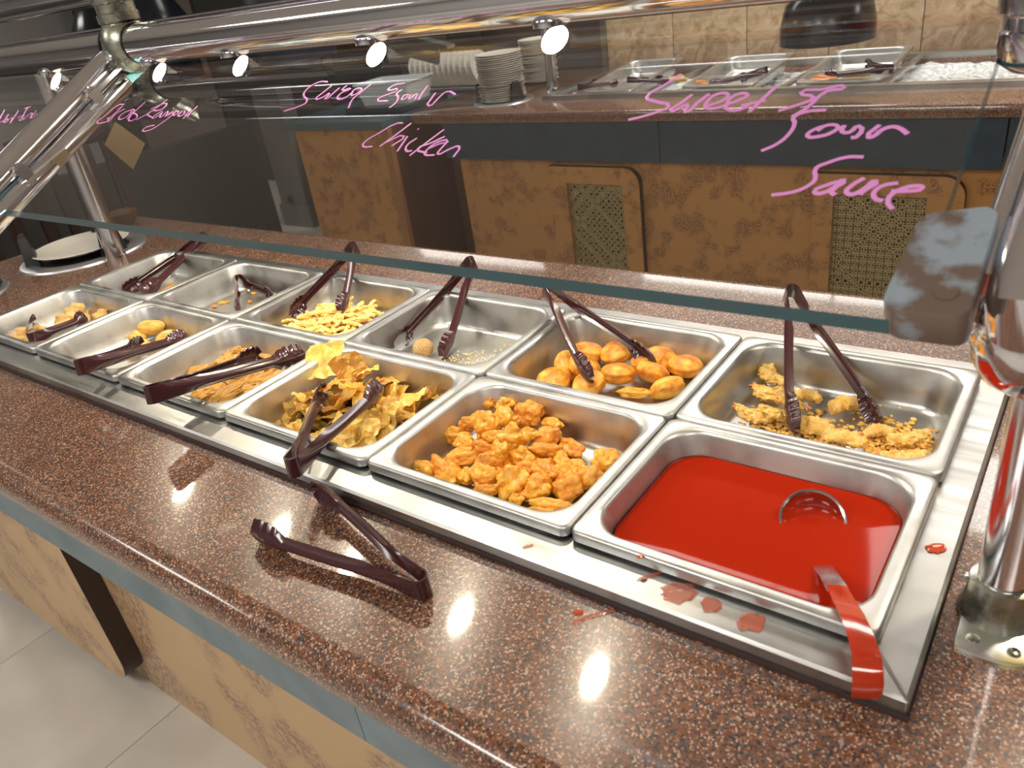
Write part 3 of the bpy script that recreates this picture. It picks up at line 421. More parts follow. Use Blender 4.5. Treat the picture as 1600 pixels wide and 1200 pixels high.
# ladle
ld = empty('ladle', (-.112, .170, -.035), 'metal ladle with red sauce-coated handle resting in the red sauce', 'ladle')
bm = bmesh.new()
R = .0345
lathe(bm, [(R + .002, .001), (R + .002, 0), (R, -.001)] + [(R * math.cos(a_), -R * .85 * math.sin(a_)) for a_ in [i * PI / 2 / 10 for i in range(1, 11)]], seg=40)
rm = Matrix.Rotation(math.radians(38), 4, 'X')
rz = Matrix.Rotation(math.radians(25), 4, 'Z')
for v in bm.verts: v.co = rz @ (rm @ v.co)
bmesh.ops.recalc_face_normals(bm, faces=bm.faces)
bmesh.ops.solidify(bm, geom=list(bm.faces), thickness=.0012)
o = obj('bowl', bm, M['chrome_soft'], ld); o.location = (0, .002, .006)
def strip(pts, wd, th, up=None, side=None):
    """flat bar swept along pts"""
    pts = [Vector(p) for p in pts]; bm = bmesh.new(); rings = []
    for i, p in enumerate(pts):
        d = (pts[min(i + 1, len(pts) - 1)] - pts[max(i - 1, 0)]).normalized(); s = d.cross(Vector(up or (0, 0, 1)))
        s = s.normalized() if s.length > 1e-4 else Vector((1, 0, 0))
        if side: s = Vector(side).normalized()
        u = s.cross(d).normalized()
        w_ = wd[i] if isinstance(wd, list) else wd
        rings.append([bm.verts.new(p + s * (w_ * q[0]) + u * (th * q[1])) for q in ((-.5, -.4), (-.42, .3), (-.15, .5), (.15, .5), (.42, .3), (.5, -.4), (0, -.5))])
    for A, B in zip(rings, rings[1:]):
        for k in range(7): bm.faces.new((A[k], A[(k + 1) % 7], B[(k + 1) % 7], B[k]))
    bm.faces.new(rings[0]); bm.faces.new(rings[-1][::-1]); bmesh.ops.recalc_face_normals(bm, faces=bm.faces); return bm
def loc(par, pts): return [Vector(p) - Vector(par.location) for p in pts]
hp = [(-.094, .138, -.052), (-.084, .110, -.036), (-.066, .078, -.019), (-.053, .052, -.006)]
obj('shank', strip(loc(ld, hp), [.024, .020, .019, .021], .006, side=(.87, .49, 0)), M['chrome_soft'], ld)
hp2 = [(-.053, .052, -.006), (-.040, .026, .0045), (-.0265, .003, .0125), (-.0130, -.022, .0165), (-.0040, -.040, .0165), (-.0010, -.048, .0125), (.0010, -.0530, .0045), (.0010, -.0535, -.0050), (.0000, -.0520, -.0130)]
o = obj('coated_handle', strip(loc(ld, hp2), [.0185, .020, .021, .022, .0235, .0245, .025, .0245, .023], .010, side=(.90, .43, 0)), M['redh'], ld); setp(o, 'red sauce-coated handle end with hook')

# ------------------------------------------------------------------ tongs
def make_tongs(H, A, B, label, sc=1.0, simple=False):
    H, A, B = Vector(H), Vector(A), Vector(B)
    root = empty('serving_tongs', H, label, 'tongs', 'maroon plastic serving tongs')
    a_, b_ = A - H, B - H
    nrm = a_.cross(b_).normalized(); mid = (a_.normalized() + b_.normalized()).normalized()
    for idx, (v, other) in enumerate(((a_, b_), (b_, a_))):
        out = (v - other); out = (out - v * out.dot(v) / v.length_squared).normalized()
        Lg = v.length; d = v.normalized(); hr = .0110 * sc
        def cen(t): return v * t + out * (hr * (1 - t) ** 3 + .010 * sc * math.sin(PI * t) * .6 - (.006 * sc * max(0, (t - .86) / .14) ** 2))
        def section(ts, wfun, cup):
            bm = bmesh.new(); rows = []; K = 8
            for i, t in enumerate(ts):
                c_ = cen(t); w_ = wfun(t); cp = cup(t)
                rows.append([bm.verts.new(c_ + nrm * ((k / K - .5) * w_) - out * (cp * ((2 * k / K - 1) ** 2))) for k in range(K + 1)])
            for r0, r1 in zip(rows, rows[1:]):
                for k in range(K): bm.faces.new((r0[k], r0[k + 1], r1[k + 1], r1[k]))
            bmesh.ops.recalc_face_normals(bm, faces=bm.faces)
            nn = sum((f.normal for f in bm.faces), Vector()); 
            if nn.dot(out) < 0: bmesh.ops.reverse_faces(bm, faces=bm.faces)
            bmesh.ops.solidify(bm, geom=list(bm.faces), thickness=.0022 * sc)
            bmesh.ops.recalc_face_normals(bm, faces=bm.faces)
            return bm
        wa = lambda t: (.0290 - .0085 * min(1, t / .45)) * sc
        arm = obj('arm', section([i / 18 * .80 for i in range(19)], wa, lambda t: (.0005 + .0105 * min(1, (t / .3)) ** 1.5) * sc), M['tong'], root)
        def wh(t):
            u = (t - .76) / .24
            base = .0205 + .0215 * math.sin(min(1, u / .45) * PI / 2) if u < .75 else .042 * math.sqrt(max(.02, 1 - ((u - .75) / .26) ** 2))
            return (base * (1 + .07 * math.cos(u * 2 * PI * 4.5) * (1 if .15 < u < .95 else 0))) * sc
        def ch(t): u = (t - .76) / .24; return (.0110 + .003 * math.sin(min(1, u) * PI)) * sc
        hd = obj('scalloped_head', section([.76 + .24 * i / 26 for i in range(27)], wh, ch), M['tong'], arm)
    # the bend joining the two arms
    oa = (a_ - b_); oa = (oa - a_ * oa.dot(a_) / a_.length_squared).normalized(); ob = (b_ - a_); ob = (ob - b_ * ob.dot(b_) / b_.length_squared).normalized()
    pa, pb = oa * .0110 * sc, ob * .0110 * sc
    bm = bmesh.new(); rows = []
    for i in range(13):
        t = i / 12; ang = PI * t
        p_ = pa.lerp(pb, (1 - math.cos(ang)) / 2) - mid * (.0110 * sc * math.sin(ang))
        rows.append([bm.verts.new(p_ + nrm * (.0290 * sc * (k / 4 - .5))) for k in range(5)])
    for r0, r1 in zip(rows, rows[1:]):
        for k in range(4): bm.faces.new((r0[k], r0[k + 1], r1[k + 1], r1[k]))
    bmesh.ops.recalc_face_normals(bm, faces=bm.faces); bmesh.ops.solidify(bm, geom=list(bm.faces), thickness=.0022 * sc)
    obj('spring_bend', bm, M['tong'], root)
    return root
TL = dict(loose='open maroon plastic tongs lying on the bare speckled counter', wonton='maroon tongs standing in the wonton chips with their bend on the steel frame',
          patty='maroon tongs lying in the pan of brown breaded patties', roll='maroon tongs lying in the pan of smooth fried rolls', crab='maroon tongs in the crab pastry pan at the far left front',
          b0='maroon tongs leaning in the almost empty pan at the back left end', b1='maroon tongs lying on the bottom of the second back pan', fries='maroon tongs leaning over the yellow fried strips',
          ses='maroon tongs leaning in the sesame ball pan', don='maroon tongs leaning over the sugared buns', shr='maroon tongs leaning over the breaded shrimp at the back right')
for k, (H_, A_, B_) in TONGS.items(): make_tongs(H_, A_, B_, TL[k])

# ------------------------------------------------------------------ food shapes
def blob(seed, lump=.28, f1=1.6, fine=.07, f2=5.5, sub=4, sq=(1, 1, 1)):
    bm = bmesh.new(); bmesh.ops.create_icosphere(bm, subdivisions=sub, radius=1)
    o = Vector((seed * 7.3, seed * 3.1, seed * 1.7))
    for v in bm.verts:
        p_ = v.co.copy(); q = p_ * f1 + o
        d = 1 + lump * noise.noise(q) * 1.6 + fine * noise.noise(p_ * f2 + o) * 2 + fine * .4 * abs(noise.noise(p_ * f2 * 2.3 + o))
        v.co = Vector((p_.x * sq[0], p_.y * sq[1], p_.z * sq[2])) * d
    me = bpy.data.meshes.new('blob'); bm.to_mesh(me); bm.free(); return me
def place(name, me, m, it, label, cat, group, hz=None, tilt=.35, lift=0):
    x, y, z, lx, ly, yaw = it
    if len(me.materials) == 0: me.materials.append(m)
    o = obj(name, me); o.location = (x, y, z + lift); o.scale = (lx, ly, hz if hz else (min(lx, ly) * .9)); o.rotation_euler = (random.uniform(-tilt, tilt), random.uniform(-tilt, tilt), yaw + random.uniform(-.2, .2))
    return setp(o, label, cat, group)
def inside(x, y, k, j, mg=.034):
    xa = -.332 * (6 - k) + mg; xb = -.332 * (5 - k) - mg; ya = .268 * j + mg; yb = .268 * (j + 1) - mg
    return min(max(x, xa), xb), min(max(y, ya), yb)
def zone(x, y, k, j):
    u = (x + .332 * (6 - k)) / .332; v = (y - .268 * j) / .268
    a_ = 'left' if u < .37 else ('right' if u > .63 else 'middle'); b_ = 'front' if v < .4 else ('back' if v > .62 else 'centre')
    if a_ == 'middle': return {'front': 'near the front wall', 'back': 'near the back wall', 'centre': 'in the middle'}[b_]
    return {'front': 'in the front ' + a_ + ' part', 'back': 'in the back ' + a_ + ' part', 'centre': 'near the ' + a_ + ' wall'}[b_]
chk = [blob(s, .27, 1.35, .085, 3.6, 4) for s in range(8)]
for i, me in enumerate(chk): me.materials.append(M['chicken'] if i % 3 else M['chicken2'])
for i, it in enumerate(CHUNKS):
    x, y, z, lx, ly, yaw = it; m_ = .024 + min(lx, ly) * .7
    x, y = inside(x, y, 4, 0, m_)
    place('chicken_chunk', chk[i % 8], None, (x, y, max(z, -.0605 + ly * .75), lx * 1.2, ly * 1.15, yaw), 'golden battered chicken chunk, ' + zone(x, y, 4, 0) + ' of the chicken pan', 'fried chicken', 'battered chicken chunks')
# a lower layer under the heap
for i in range(16):
    x, y = inside(-.53 + random.gauss(0, .05), .155 + random.gauss(0, .035), 4, 0, .045)
    place('chicken_chunk', chk[(i * 3) % 8], None, (x, y, -.046, .023, .016, random.uniform(0, 3)), 'golden battered chicken chunk, ' + zone(x, y, 4, 0) + ' of the chicken pan', 'fried chicken', 'battered chicken chunks')
def sheet(seed, amp=.32, fold=.5):
    bm = bmesh.new(); n_ = 18; o = Vector((seed * 5.1, seed * 2.3, 0)); V = []
    for i in range(n_ + 1):
        for j in range(n_ + 1):
            u, v_ = i / n_ * 2 - 1, j / n_ * 2 - 1; p_ = Vector((u, v_, 0))
            z = amp * 1.5 * noise.noise(p_ * 1.0 + o) + fold * .30 * math.sin(u * 2.4 + 2 * noise.noise(p_ * .9 + o) + seed) + .26 * noise.noise(p_ * 2.4 + o) + .18 * abs(noise.noise(p_ * 4.2 + o))
            r_ = 1 + .14 * noise.noise(Vector((math.atan2(v_, u) * 1.3, seed, 0)))
            V.append(bm.verts.new((u * r_ * (1 - .12 * abs(z)), v_ * r_ * (1 - .12 * abs(z)), z)))
    for i in range(n_):
        for j in range(n_):
            a0 = i * (n_ + 1) + j; bm.faces.new((V[a0], V[a0 + n_ + 1], V[a0 + n_ + 2], V[a0 + 1]))
    bmesh.ops.solidify(bm, geom=list(bm.faces), thickness=.13)
    me = bpy.data.meshes.new('sheet'); bm.to_mesh(me); bm.free(); me.materials.append(M['chip']); return me
shs = [sheet(s) for s in range(7)]
for i, it in enumerate(CHIPS):
    x, y, z, lx, ly, yaw = it
    s_ = (lx + ly) / 2
    if z < -.005: x, y = inside(x, y, 3, 0, .026 + s_ * .55)
    o = place('wonton_chip', shs[i % 7], None, (x, y, max(z, -.045), lx * 1.32, ly * 1.32, yaw + i), 'crumpled golden wonton chip, ' + zone(x, y, 3, 0) + ' of its pan', 'wonton chip', 'crumpled wonton chips', hz=s_ * 1.25, tilt=.5)
    if i < 3: o.rotation_euler = (.62, .12 * (i - 1), .35 + i); o.scale = (lx * 1.45, ly * 1.45, s_ * .9)
for i in range(24):
    x, y = inside(random.uniform(-.93, -.74), random.uniform(.07, .21), 3, 0, .05)
    place('wonton_chip', shs[i % 7], None, (x, y, -.044 + .012 * (i % 2), .034, .031, i), 'crumpled golden wonton chip, ' + zone(x, y, 3, 0) + ' of its pan', 'wonton chip', 'crumpled wonton chips', hz=.02, tilt=.4)
def fry(seed):
    rnd = random.Random(seed); bm = bmesh.new(); pts = []; c1, c2 = rnd.uniform(-.35, .35), rnd.uniform(-.25, .25); rr_ = []
    for i in range(13):
        t = i / 12 * 2 - 1; pts.append((t, c1 * (t * t - .4) + .05 * rnd.uniform(-1, 1), c2 * (t * t - .4) + .04 * rnd.uniform(-1, 1)))
        rr_.append((.17 + .05 * rnd.uniform(-1, 1)) * (1 if abs(t) < .9 else .55))
    tube(bm, pts, rr_, 7); 
    for v in bm.verts: v.co.z *= .8
    bmesh.ops.recalc_face_normals(bm, faces=bm.faces)
    me = bpy.data.meshes.new('fry'); bm.to_mesh(me); bm.free(); me.materials.append(M['fry']); return me
frs = [fry(s) for s in range(8)]
rnd = random.Random(3)
for i in range(150):
    x = rnd.gauss(-1.165, .062); y = rnd.gauss(.402, .048); x, y = inside(x, y, 2, 1, .045)
    hgt = .040 * math.exp(-((x + 1.17) / .10) ** 2 - ((y - .40) / .075) ** 2)
    z = -.054 + hgt * (i / 150) ** .6 + .002
    o = obj('fried_strip', frs[i % 8]); o.location = (x, y, z); s_ = rnd.uniform(.024, .040); o.scale = (s_, .026, .026); o.rotation_euler = (rnd.uniform(-.3, .3), rnd.uniform(-.22, .22), rnd.uniform(0, PI))
    setp(o, 'yellow fried strip, ' + zone(x, y, 2, 1) + ' of the strip pan', 'fried strip', 'yellow fried strips')
# buns: domed rounds with a seam
def bun(seed):
    bm = bmesh.new(); bmesh.ops.create_uvsphere(bm, u_segments=36, v_segments=22, radius=1); o = Vector((seed * 3.3, 1, 2))
    for v in bm.verts:
        z = v.co.z; p_ = v.co.copy(); seam = 1 - .07 * math.exp(-(z / .10) ** 2)
        d = 1 + .06 * noise.noise(p_ * 1.4 + o) + .012 * noise.noise(p_ * 9 + o)
        v.co = Vector((p_.x * seam * d, p_.y * seam * d, (abs(z) ** .85) * (1 if z > 0 else -1) * d))
    me = bpy.data.meshes.new('bun'); bm.to_mesh(me); bm.free(); me.materials.append(M['bun']); return me
bns = [bun(s) for s in range(5)]
order = sorted(range(len(BUNS)), key=lambda i: -BUNS[i][1] * 0 + BUNS[i][0])
ordn = ['leftmost', 'second', 'third', 'fourth', 'fifth', 'sixth', 'seventh', 'eighth', 'ninth', 'tenth', 'eleventh', 'twelfth', 'rightmost']
for i, it in enumerate(BUNS):
    x, y, z, lx, ly, yaw = it; x, y = inside(x, y, 4, 1, .05); r_ = .0288; od = ordn[order.index(i)]
    lab_ = f'{od} of the round golden sugared buns in the back-row pan' if od in ('leftmost', 'rightmost') else f'{od} from the left of the round golden sugared buns'
    if i == 7:
        o = place('fried_strip', chk[2], None, (x, y, -.046, .027, .009, .2), 'single fried strip lying among the sugared buns', 'fried strip', None, hz=.008, tilt=.1); continue
    o = place('sugared_bun', bns[i % 5], None, (x, y, z, r_, r_, i * 1.3), lab_, 'bun', 'round sugared buns', hz=.0165, tilt=.36)
    if i in (1, 9, 10): o.rotation_euler = (.75, .3, i)
# breaded shrimp with orange tails
def shrimp_me(seed):
    bm = bmesh.new(); pts = []; rad = []
    for i in range(15):
        t = i / 14; a_ = t * 2.0; pts.append((-1 + 2 * t, .32 * math.sin(t * PI) * (1 if seed % 2 else -1), 0)); rad.append(.40 * math.sin(PI * min(1, .12 + t * .80)) ** .6 * (1 - .25 * t))
    tube(bm, pts, rad, 14); o = Vector((seed * 4.1, 0, 0))
    bmesh.ops.subdivide_edges(bm, edges=bm.edges, cuts=1, use_grid_fill=True)
    for v in bm.verts:
        n_ = noise.noise(v.co * 4 + o) * .16 + noise.noise(v.co * 13 + o) * .10
        v.co += Vector((v.co.x * .1, v.co.y, v.co.z)).normalized() * n_; v.co.z *= .85
    me = bpy.data.meshes.new('shrimp'); bm.to_mesh(me); bm.free(); me.materials.append(M['shrimp']); return me
shm = [shrimp_me(s) for s in range(5)]
bm = bmesh.new()
for s_ in (-1, 1):
    for k in range(2):
        pts = [(0, 0, 0), (.22, s_ * (.08 + .05 * k), .03 * k), (.5, s_ * (.16 + .10 * k), .06 * k)]; tube(bm, pts, [.07, .10, .02], 6)
tail_me = bpy.data.meshes.new('tail'); bm.to_mesh(tail_me); bm.free(); tail_me.materials.append(M['tail'])
for i, it in enumerate(SHRIMP):
    x, y, z, lx, ly, yaw = it; x, y = inside(x, y, 5, 1, .045)
    o = obj('breaded_shrimp', shm[i % 5]); o.location = (x, y, z); o.scale = (lx * 1.1, max(lx * 1.4, .030), max(lx * 1.15, .025)); o.rotation_euler = (random.uniform(-.2, .2), random.uniform(-.15, .15), yaw + (PI if i % 2 else 0))
    setp(o, 'crumb-coated fried shrimp, ' + zone(x, y, 5, 1) + ' of the shrimp pan', 'shrimp', 'breaded shrimp')
    tl = obj('tail', tail_me, None, o); tl.location = (.90, 0, 0); tl.scale = (.6, .6, .6)
def crumbs(name, spots, m, label, cat, size, z, par=None, seed=1):
    rnd = random.Random(seed); bm = bmesh.new()
    for (x, y, sx, sy, n_) in spots:
        for _ in range(n_):
            px, py = rnd.gauss(x, sx), rnd.gauss(y, sy)
            r = bmesh.ops.create_icosphere(bm, subdivisions=1, radius=size * rnd.uniform(.5, 1.5))
            sc_ = Vector((rnd.uniform(.7, 1.5), rnd.uniform(.6, 1.2), rnd.uniform(.5, .9))); zz = z + rnd.uniform(0, size * 1.5)
            for v in r['verts']: v.co = Vector((v.co.x * sc_.x + px, v.co.y * sc_.y + py, v.co.z * sc_.z + zz))
    return setp(obj(name, bm, m), label, cat, kind='stuff')
crumbs('crumbs', [(-.080, .400, .022, .030, 420), (-.05, .36, .010, .03, 260), (-.10, .33, .03, .012, 200), (-.165, .395, .022, .014, 170), (-.23, .36, .03, .03, 260), (-.15, .45, .05, .02, 60)], M['crumb'], 'loose golden breading crumbs scattered in the shrimp pan', 'crumbs', .0027, -.0600, seed=4)
crumbs('sesame_seeds', [(-.79, .375,   .045, .030, 330), (-.84, .345, .04, .012, 110), (-.75, .43, .03, .03, 90)], M['seed'], 'spilled sesame seeds on the bottom of the sesame ball pan', 'seeds', .0012, -.0608, seed=5)
# sesame balls
sb = blob(3, .05, 1.2, .02, 9, 4)
sb.materials.append(M['sesame'])
for (x, y, z, lb) in ((-.8935, .3735, -.0425, 'round sesame-coated ball between the tongs'), (-.705, .445, -.0425, 'round sesame-coated ball half hidden behind the right rim of its pan')):
    o = obj('sesame_ball', sb); o.location = (x, y, z); o.scale = (.0195,) * 3; setp(o, lb, 'sesame ball', 'sesame balls')
o = obj('sesame_crust', sb); o.location = (-.872, .342, -.0565); o.scale = (.016, .009, .004); setp(o, 'flat broken piece of sesame crust beside the sesame ball', 'crust')
# crab pastries: folded four-point parcels
def parcel(seed):
    bm = bmesh.new(); bmesh.ops.create_uvsphere(bm, u_segments=32, v_segments=18, radius=1); o = Vector((seed * 2.2, 0, 0))
    for v in bm.verts:
        a_ = math.atan2(v.co.y, v.co.x); r_ = 1 + .30 * math.cos(4 * a_) ** 3 * (1 - abs(v.co.z)) + .10 * noise.noise(v.co * 2.5 + o)
        v.co.x *= r_; v.co.y *= r_; v.co.z = v.co.z * .7 + (.5 if v.co.z > .85 else 0) + .10 * noise.noise(v.co * 4 + o)
    me = bpy.data.meshes.new('parcel'); bm.to_mesh(me); bm.free(); me.materials.append(M['crab']); return me
prc = [parcel(s) for s in range(4)]
for i, it in enumerate(CRABS):
    x, y, z, lx, ly, yaw = it; x, y = inside(x, y, 0, 0, .045); s_ = max(lx, ly) * 1.05
    place('crab_pastry', prc[i % 4], None, (x, y, -.045, s_, s_ * .85, yaw), 'pale golden folded crab pastry in the far left front pan', 'pastry', 'folded crab pastries', hz=s_ * .75, tilt=.4)
rl = [blob(s + 20, .10, 1.0, .015, 6, 3) for s in range(3)]
for me in rl: me.materials.append(M['roll'])
for i, it in enumerate(ROLLS):
    x, y, z, lx, ly, yaw = it; x, y = inside(x, y, 1, 0, .045)
    place('fried_roll', rl[i % 3], None, (x, y, -.047 + (.012 if i == 0 else 0), lx * 1.12, ly * 1.12, yaw), 'smooth golden fried roll in the second front pan from the left', 'fried roll', 'smooth fried rolls', tilt=.2)
pt = [blob(s + 30, .20, 1.5, .10, 6, 4) for s in range(4)]
for me in pt: me.materials.append(M['patty'])
for i, it in enumerate(PATTIES):
    x, y, z, lx, ly, yaw = it; x, y = inside(x, y, 2, 0, .032 + ly)
    place('breaded_patty', pt[i % 4], None, (x, y, max(z, -.050), lx * .95, max(ly * 1.0, .019), yaw), 'flat brown breaded patty, ' + zone(x, y, 2, 0) + ' of the patty pan', 'patty', 'brown breaded patties', hz=.0125, tilt=.32)
for i, it in enumerate(SCRAPS):
    x, y, z, lx, ly, yaw = it; k_ = 0 if i < 2 else 1; x, y = inside(x, y, k_, 1, .05)
    place('food_scrap', chk[i % 8], None, (x, y, -.0585, lx, ly, yaw), ('broken piece of fried pastry left in the far left back pan' if i < 2 else 'small fried scrap left beside the tongs in the second back pan'), 'food scrap', ('scraps in the far left back pan' if i < 2 else 'scraps in the second back pan'), hz=.0035, tilt=.1)

# sauce spills and drops
for i, (x, y, z, l_, w_, yaw, kd) in enumerate(SPILLS):
    me = blob(50 + i, .30, 1.6, .12, 4, 3)
    o = obj('water_drop' if kd == 2 else 'sauce_spill', me, M['water'] if kd == 2 else (M['dab'] if i in (3, 5, 7) else M['drip'])); o.location = (x, y, z); o.scale = (l_ * .85, w_ * .85, .0007 if kd < 2 else .002); o.rotation_euler = (0, 0, yaw)
    if kd == 2: setp(o, 'clear water drop on the speckled counter below the steel frame', 'water drop')
    elif i == 5: setp(o, 'small sauce dab on the front rim of the red sauce pan', 'sauce spill')
    elif i == 3: setp(o, 'orange-red sauce dab on the steel frame to the right of the sauce pan', 'sauce spill')
    elif i in (4,): setp(o, 'faint sauce smear on the frame below the chicken pan', 'sauce spill')
    elif i in (6, 7, 8): setp(o, 'streak of dried red sauce on the counter below the steel frame', 'sauce spill', 'sauce streak on the counter')
    else: setp(o, 'wet reddish sauce puddle on the steel frame in front of the sauce pan', 'sauce spill', 'sauce puddles on the frame')

# ------------------------------------------------------------------ sneeze guard
sg = empty('sneeze_guard', (.075, .115, CT), 'chrome tube guard frame holding the slanted glass and lamps over the front buffet', 'sneeze guard')
TY, TZ, TR = .370, .531, .0375
def G(name, bm, m, label=None, smooth=True):
    o = L_(obj(name, bm, m, smooth=smooth), sg)
    if label: setp(o, label)
    return o
G('top_tube', tb([(-3.3, TY, TZ), (-1.585, TY, TZ)], TR, 40), M['chrome'])
G('top_tube', tb([(-1.502, TY, TZ), (1.2, TY, TZ)], TR, 40), M['chrome'])
G('upper_tube', tb([(-3.3, TY, TZ + .112), (1.2, TY, TZ + .112)], .036, 40), M['chrome'])
# ball joints on the tube with collars
for bxx in (-1.543, .062):
    G('ball_joint', lt([(0, -.052), (.02, -.049), (.036, -.038), (.047, -.018), (.049, 0), (.047, .018), (.041, .032), (.036, .040), (.040, .044), (.040, .058), (.037, .060), (.037, .075), (.041, .078), (.041, .100), (.0, .100)], (bxx, TY, TZ), 40), M['tarnish'], 'tarnished ball joint')
    for s_ in (-1, 1): G('collar_ring', tb([(bxx + s_ * .040, TY, TZ), (bxx + s_ * .046, TY, TZ)], TR + .0012, 40), M['black'])
# lamps set into the underside of the tube
for lx_ in (-1.90, -1.465, -1.20, -.855, -.525, .19):
    h_ = G('lamp_housing', lt([(0, .006), (.0215, .006), (.0225, .003), (.0225, -.003), (.0205, -.003), (.0200, -.0005)], (lx_, TY - .008, TZ - TR + .002), 28), M['chrome'])
    l_ = obj('lens', lt([(.0, -.0006), (.0198, -.0006), (.0198, .0004)], (lx_, TY - .008, TZ - TR), 24), M['lens'], smooth=False); l_.parent = h_
SL = math.atan(.47); cs, sn = math.cos(SL), math.sin(SL)
def gp(x, s, o=0): return Vector((x, s * cs - sn * o, .312 + s * sn + cs * o))
def pane(x0, x1, s0, s1, th=.016):
    bm = bmesh.new(); V = [bm.verts.new(gp(x, s, o)) for o in (-th, 0) for x, s in ((x0, s0), (x1, s0), (x1, s1), (x0, s1))]
    fs = [bm.faces.new([V[i] for i in q]) for q in ((3, 2, 1, 0), (4, 5, 6, 7), (0, 1, 5, 4), (1, 2, 6, 5), (2, 3, 7, 6), (3, 0, 4, 7))]
    for f in fs[2:]: f.material_index = 1
    bmesh.ops.recalc_face_normals(bm, faces=bm.faces)
    return bm
SMAX = .455
gr = setp(obj('glass_pane', pane(-1.5505, -.008, 0, SMAX), M['glass'], smooth=False), 'slanted clear glass pane with pink handwriting above the food, right of the chrome arm', 'glass pane'); gr.data.materials.append(M['glass_edge'])
gl2 = setp(obj('glass_pane', pane(-3.05, -1.5515, 0, SMAX), M['glass'], smooth=False), 'slanted clear glass pane at the upper left, beyond the chrome arm', 'glass pane'); gl2.data.materials.append(M['glass_edge'])
def ink(name, S_, par, r, label):
    cu = bpy.data.curves.new(name, 'CURVE'); cu.dimensions = '3D'; cu.bevel_depth = r; cu.bevel_resolution = 1; cu.resolution_u = 3; cu.use_fill_caps = True
    for s_ in S_:
        sp_ = cu.splines.new('BEZIER'); sp_.bezier_points.add(len(s_) - 1)
        for q, p_ in zip(sp_.bezier_points, s_): q.co = p_; q.handle_left_type = q.handle_right_type = 'AUTO'
    tmp = bpy.data.objects.new('t', cu); COL.objects.link(tmp); bpy.context.view_layer.update()
    me = bpy.data.meshes.new_from_object(tmp); bpy.data.objects.remove(tmp); me.materials.clear(); me.materials.append(M['ink'])
    for v in me.vertices:                        # flatten the stroke onto the pane
        c0 = v.co - Vector((0, 0, .312)); d_ = -sn * c0.y + cs * c0.z; v.co = v.co - Vector((0, -sn, cs)) * ((d_ - .0006) * .85)
    o = obj(name, me, None, par); setp(o, label); return o
ink('handwriting', INK_SAUCE, gr, .0023, 'pink handwriting Sweet & Sour Sauce')
ink('handwriting', INK_CHICKEN, gr, .0017, 'pink handwriting Sweet & Sour Chicken')
ink('handwriting', INK_CRAB, gr, .0016, 'pink handwriting Crab Rangoon')
ink('handwriting', INK_TENDER, gl2, .0018, 'pink handwriting ending in Tend')
for q, par, lb in ((REFLECTION1, gr, 'painted tan square note turned on its corner'), (REFLECTION2, gl2, 'painted faint tan note')):  # tan patches painted on the panes in place of reflections
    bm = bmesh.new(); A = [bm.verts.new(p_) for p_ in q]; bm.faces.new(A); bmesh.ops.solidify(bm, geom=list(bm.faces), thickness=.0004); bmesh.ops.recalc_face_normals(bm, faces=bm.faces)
    setp(obj('painted_reflection', bm, M['reflection'], par, smooth=False), lb)
# chrome arms sloping down toward the customer, with clamp bars, end caps and screws
def arm_set(x, s_lo):
    a0, a1 = Vector((x, .352, .514)), Vector((x, .352 - s_lo, .514 - s_lo * .540))
    d = (a1 - a0).normalized(); up = Vector((1, 0, 0)).cross(d); up = up if up.z > 0 else -up
    Lq = (a1 - a0).length
    G('arm_tube', tb([a0, a0 + d * .012, a0 + d * .02, a1], [.018, .025, .0265, .0265], 28), M['chrome_soft'])
    off = -up * .036 + Vector((.030, 0, 0))
    G('arm_tube', tb([a0 + d * .03 + off, a0 + d * .04 + off, a1 + off], [.013, .0185, .0185], 24), M['chrome'])
    bm = bmesh.new()
    def slab(t0, t1, x0, x1, u0, u1):
        P_ = [a0 + d * t + Vector((xx, 0, 0)) + up * u for t in (t0, t1) for xx, u in ((x0, u0), (x1, u0), (x1, u1), (x0, u1))]
        V = [bm.verts.new(p_) for p_ in P_]
        for q in ((0, 1, 2, 3), (7, 6, 5, 4), (0, 4, 5, 1), (1, 5, 6, 2), (2, 6, 7, 3), (3, 7, 4, 0)): bm.faces.new([V[i] for i in q])
    slab(.02, .10, .004, .040, -.012, -.004)
    bmesh.ops.recalc_face_normals(bm, faces=bm.faces); G('clamp_bar', bm, M['chrome_soft'])
    for t in (.105, .315):
        if t < Lq - .02:
            bm = bmesh.new(); slab(t - .012, t + .012, -.004, .044, -.046, .004); bmesh.ops.bevel(bm, geom=bm.edges[:], offset=.003, segments=2, affect='EDGES'); bmesh.ops.recalc_face_normals(bm, faces=bm.faces)
            G('clamp_block', bm, M['chrome_soft'])
            for sx in (.012, .032):
                c0 = a0 + d * t + Vector((sx, 0, 0)) + up * .004; G('screw', tb([c0, c0 + up * .004], .0045, 12), M['chrome'])
    for t in (.045, ):
        c0 = a0 + d * t + Vector((.018, 0, 0)) + up * .000; G('screw', tb([c0, c0 + up * .008], .005, 12), M['chrome'])
arm_set(-1.575, .40); 
# right arm: runs down to the ball on top of the post
G('arm_tube', tb([(.066, .345, .505), (.064, .20, .425), (.060, .06, .345), (.060, .035, .325), (.062, .045, .30)], .027, 28), M['chrome'])
G('arm_tube', tb([(.036, .34, .475), (.034, .20, .40), (.030, .05, .325)], .012, 20), M['chrome_soft'])
G('end_cap', lt([(0, -.050), (.022, -.049), (.032, -.042), (.036, -.026), (.036, -.016), (.033, -.014), (.033, -.004), (.038, 0), (.040, .03), (.037, .10), (0, .10)], (.024, .285, .478), 32), M['chrome'])
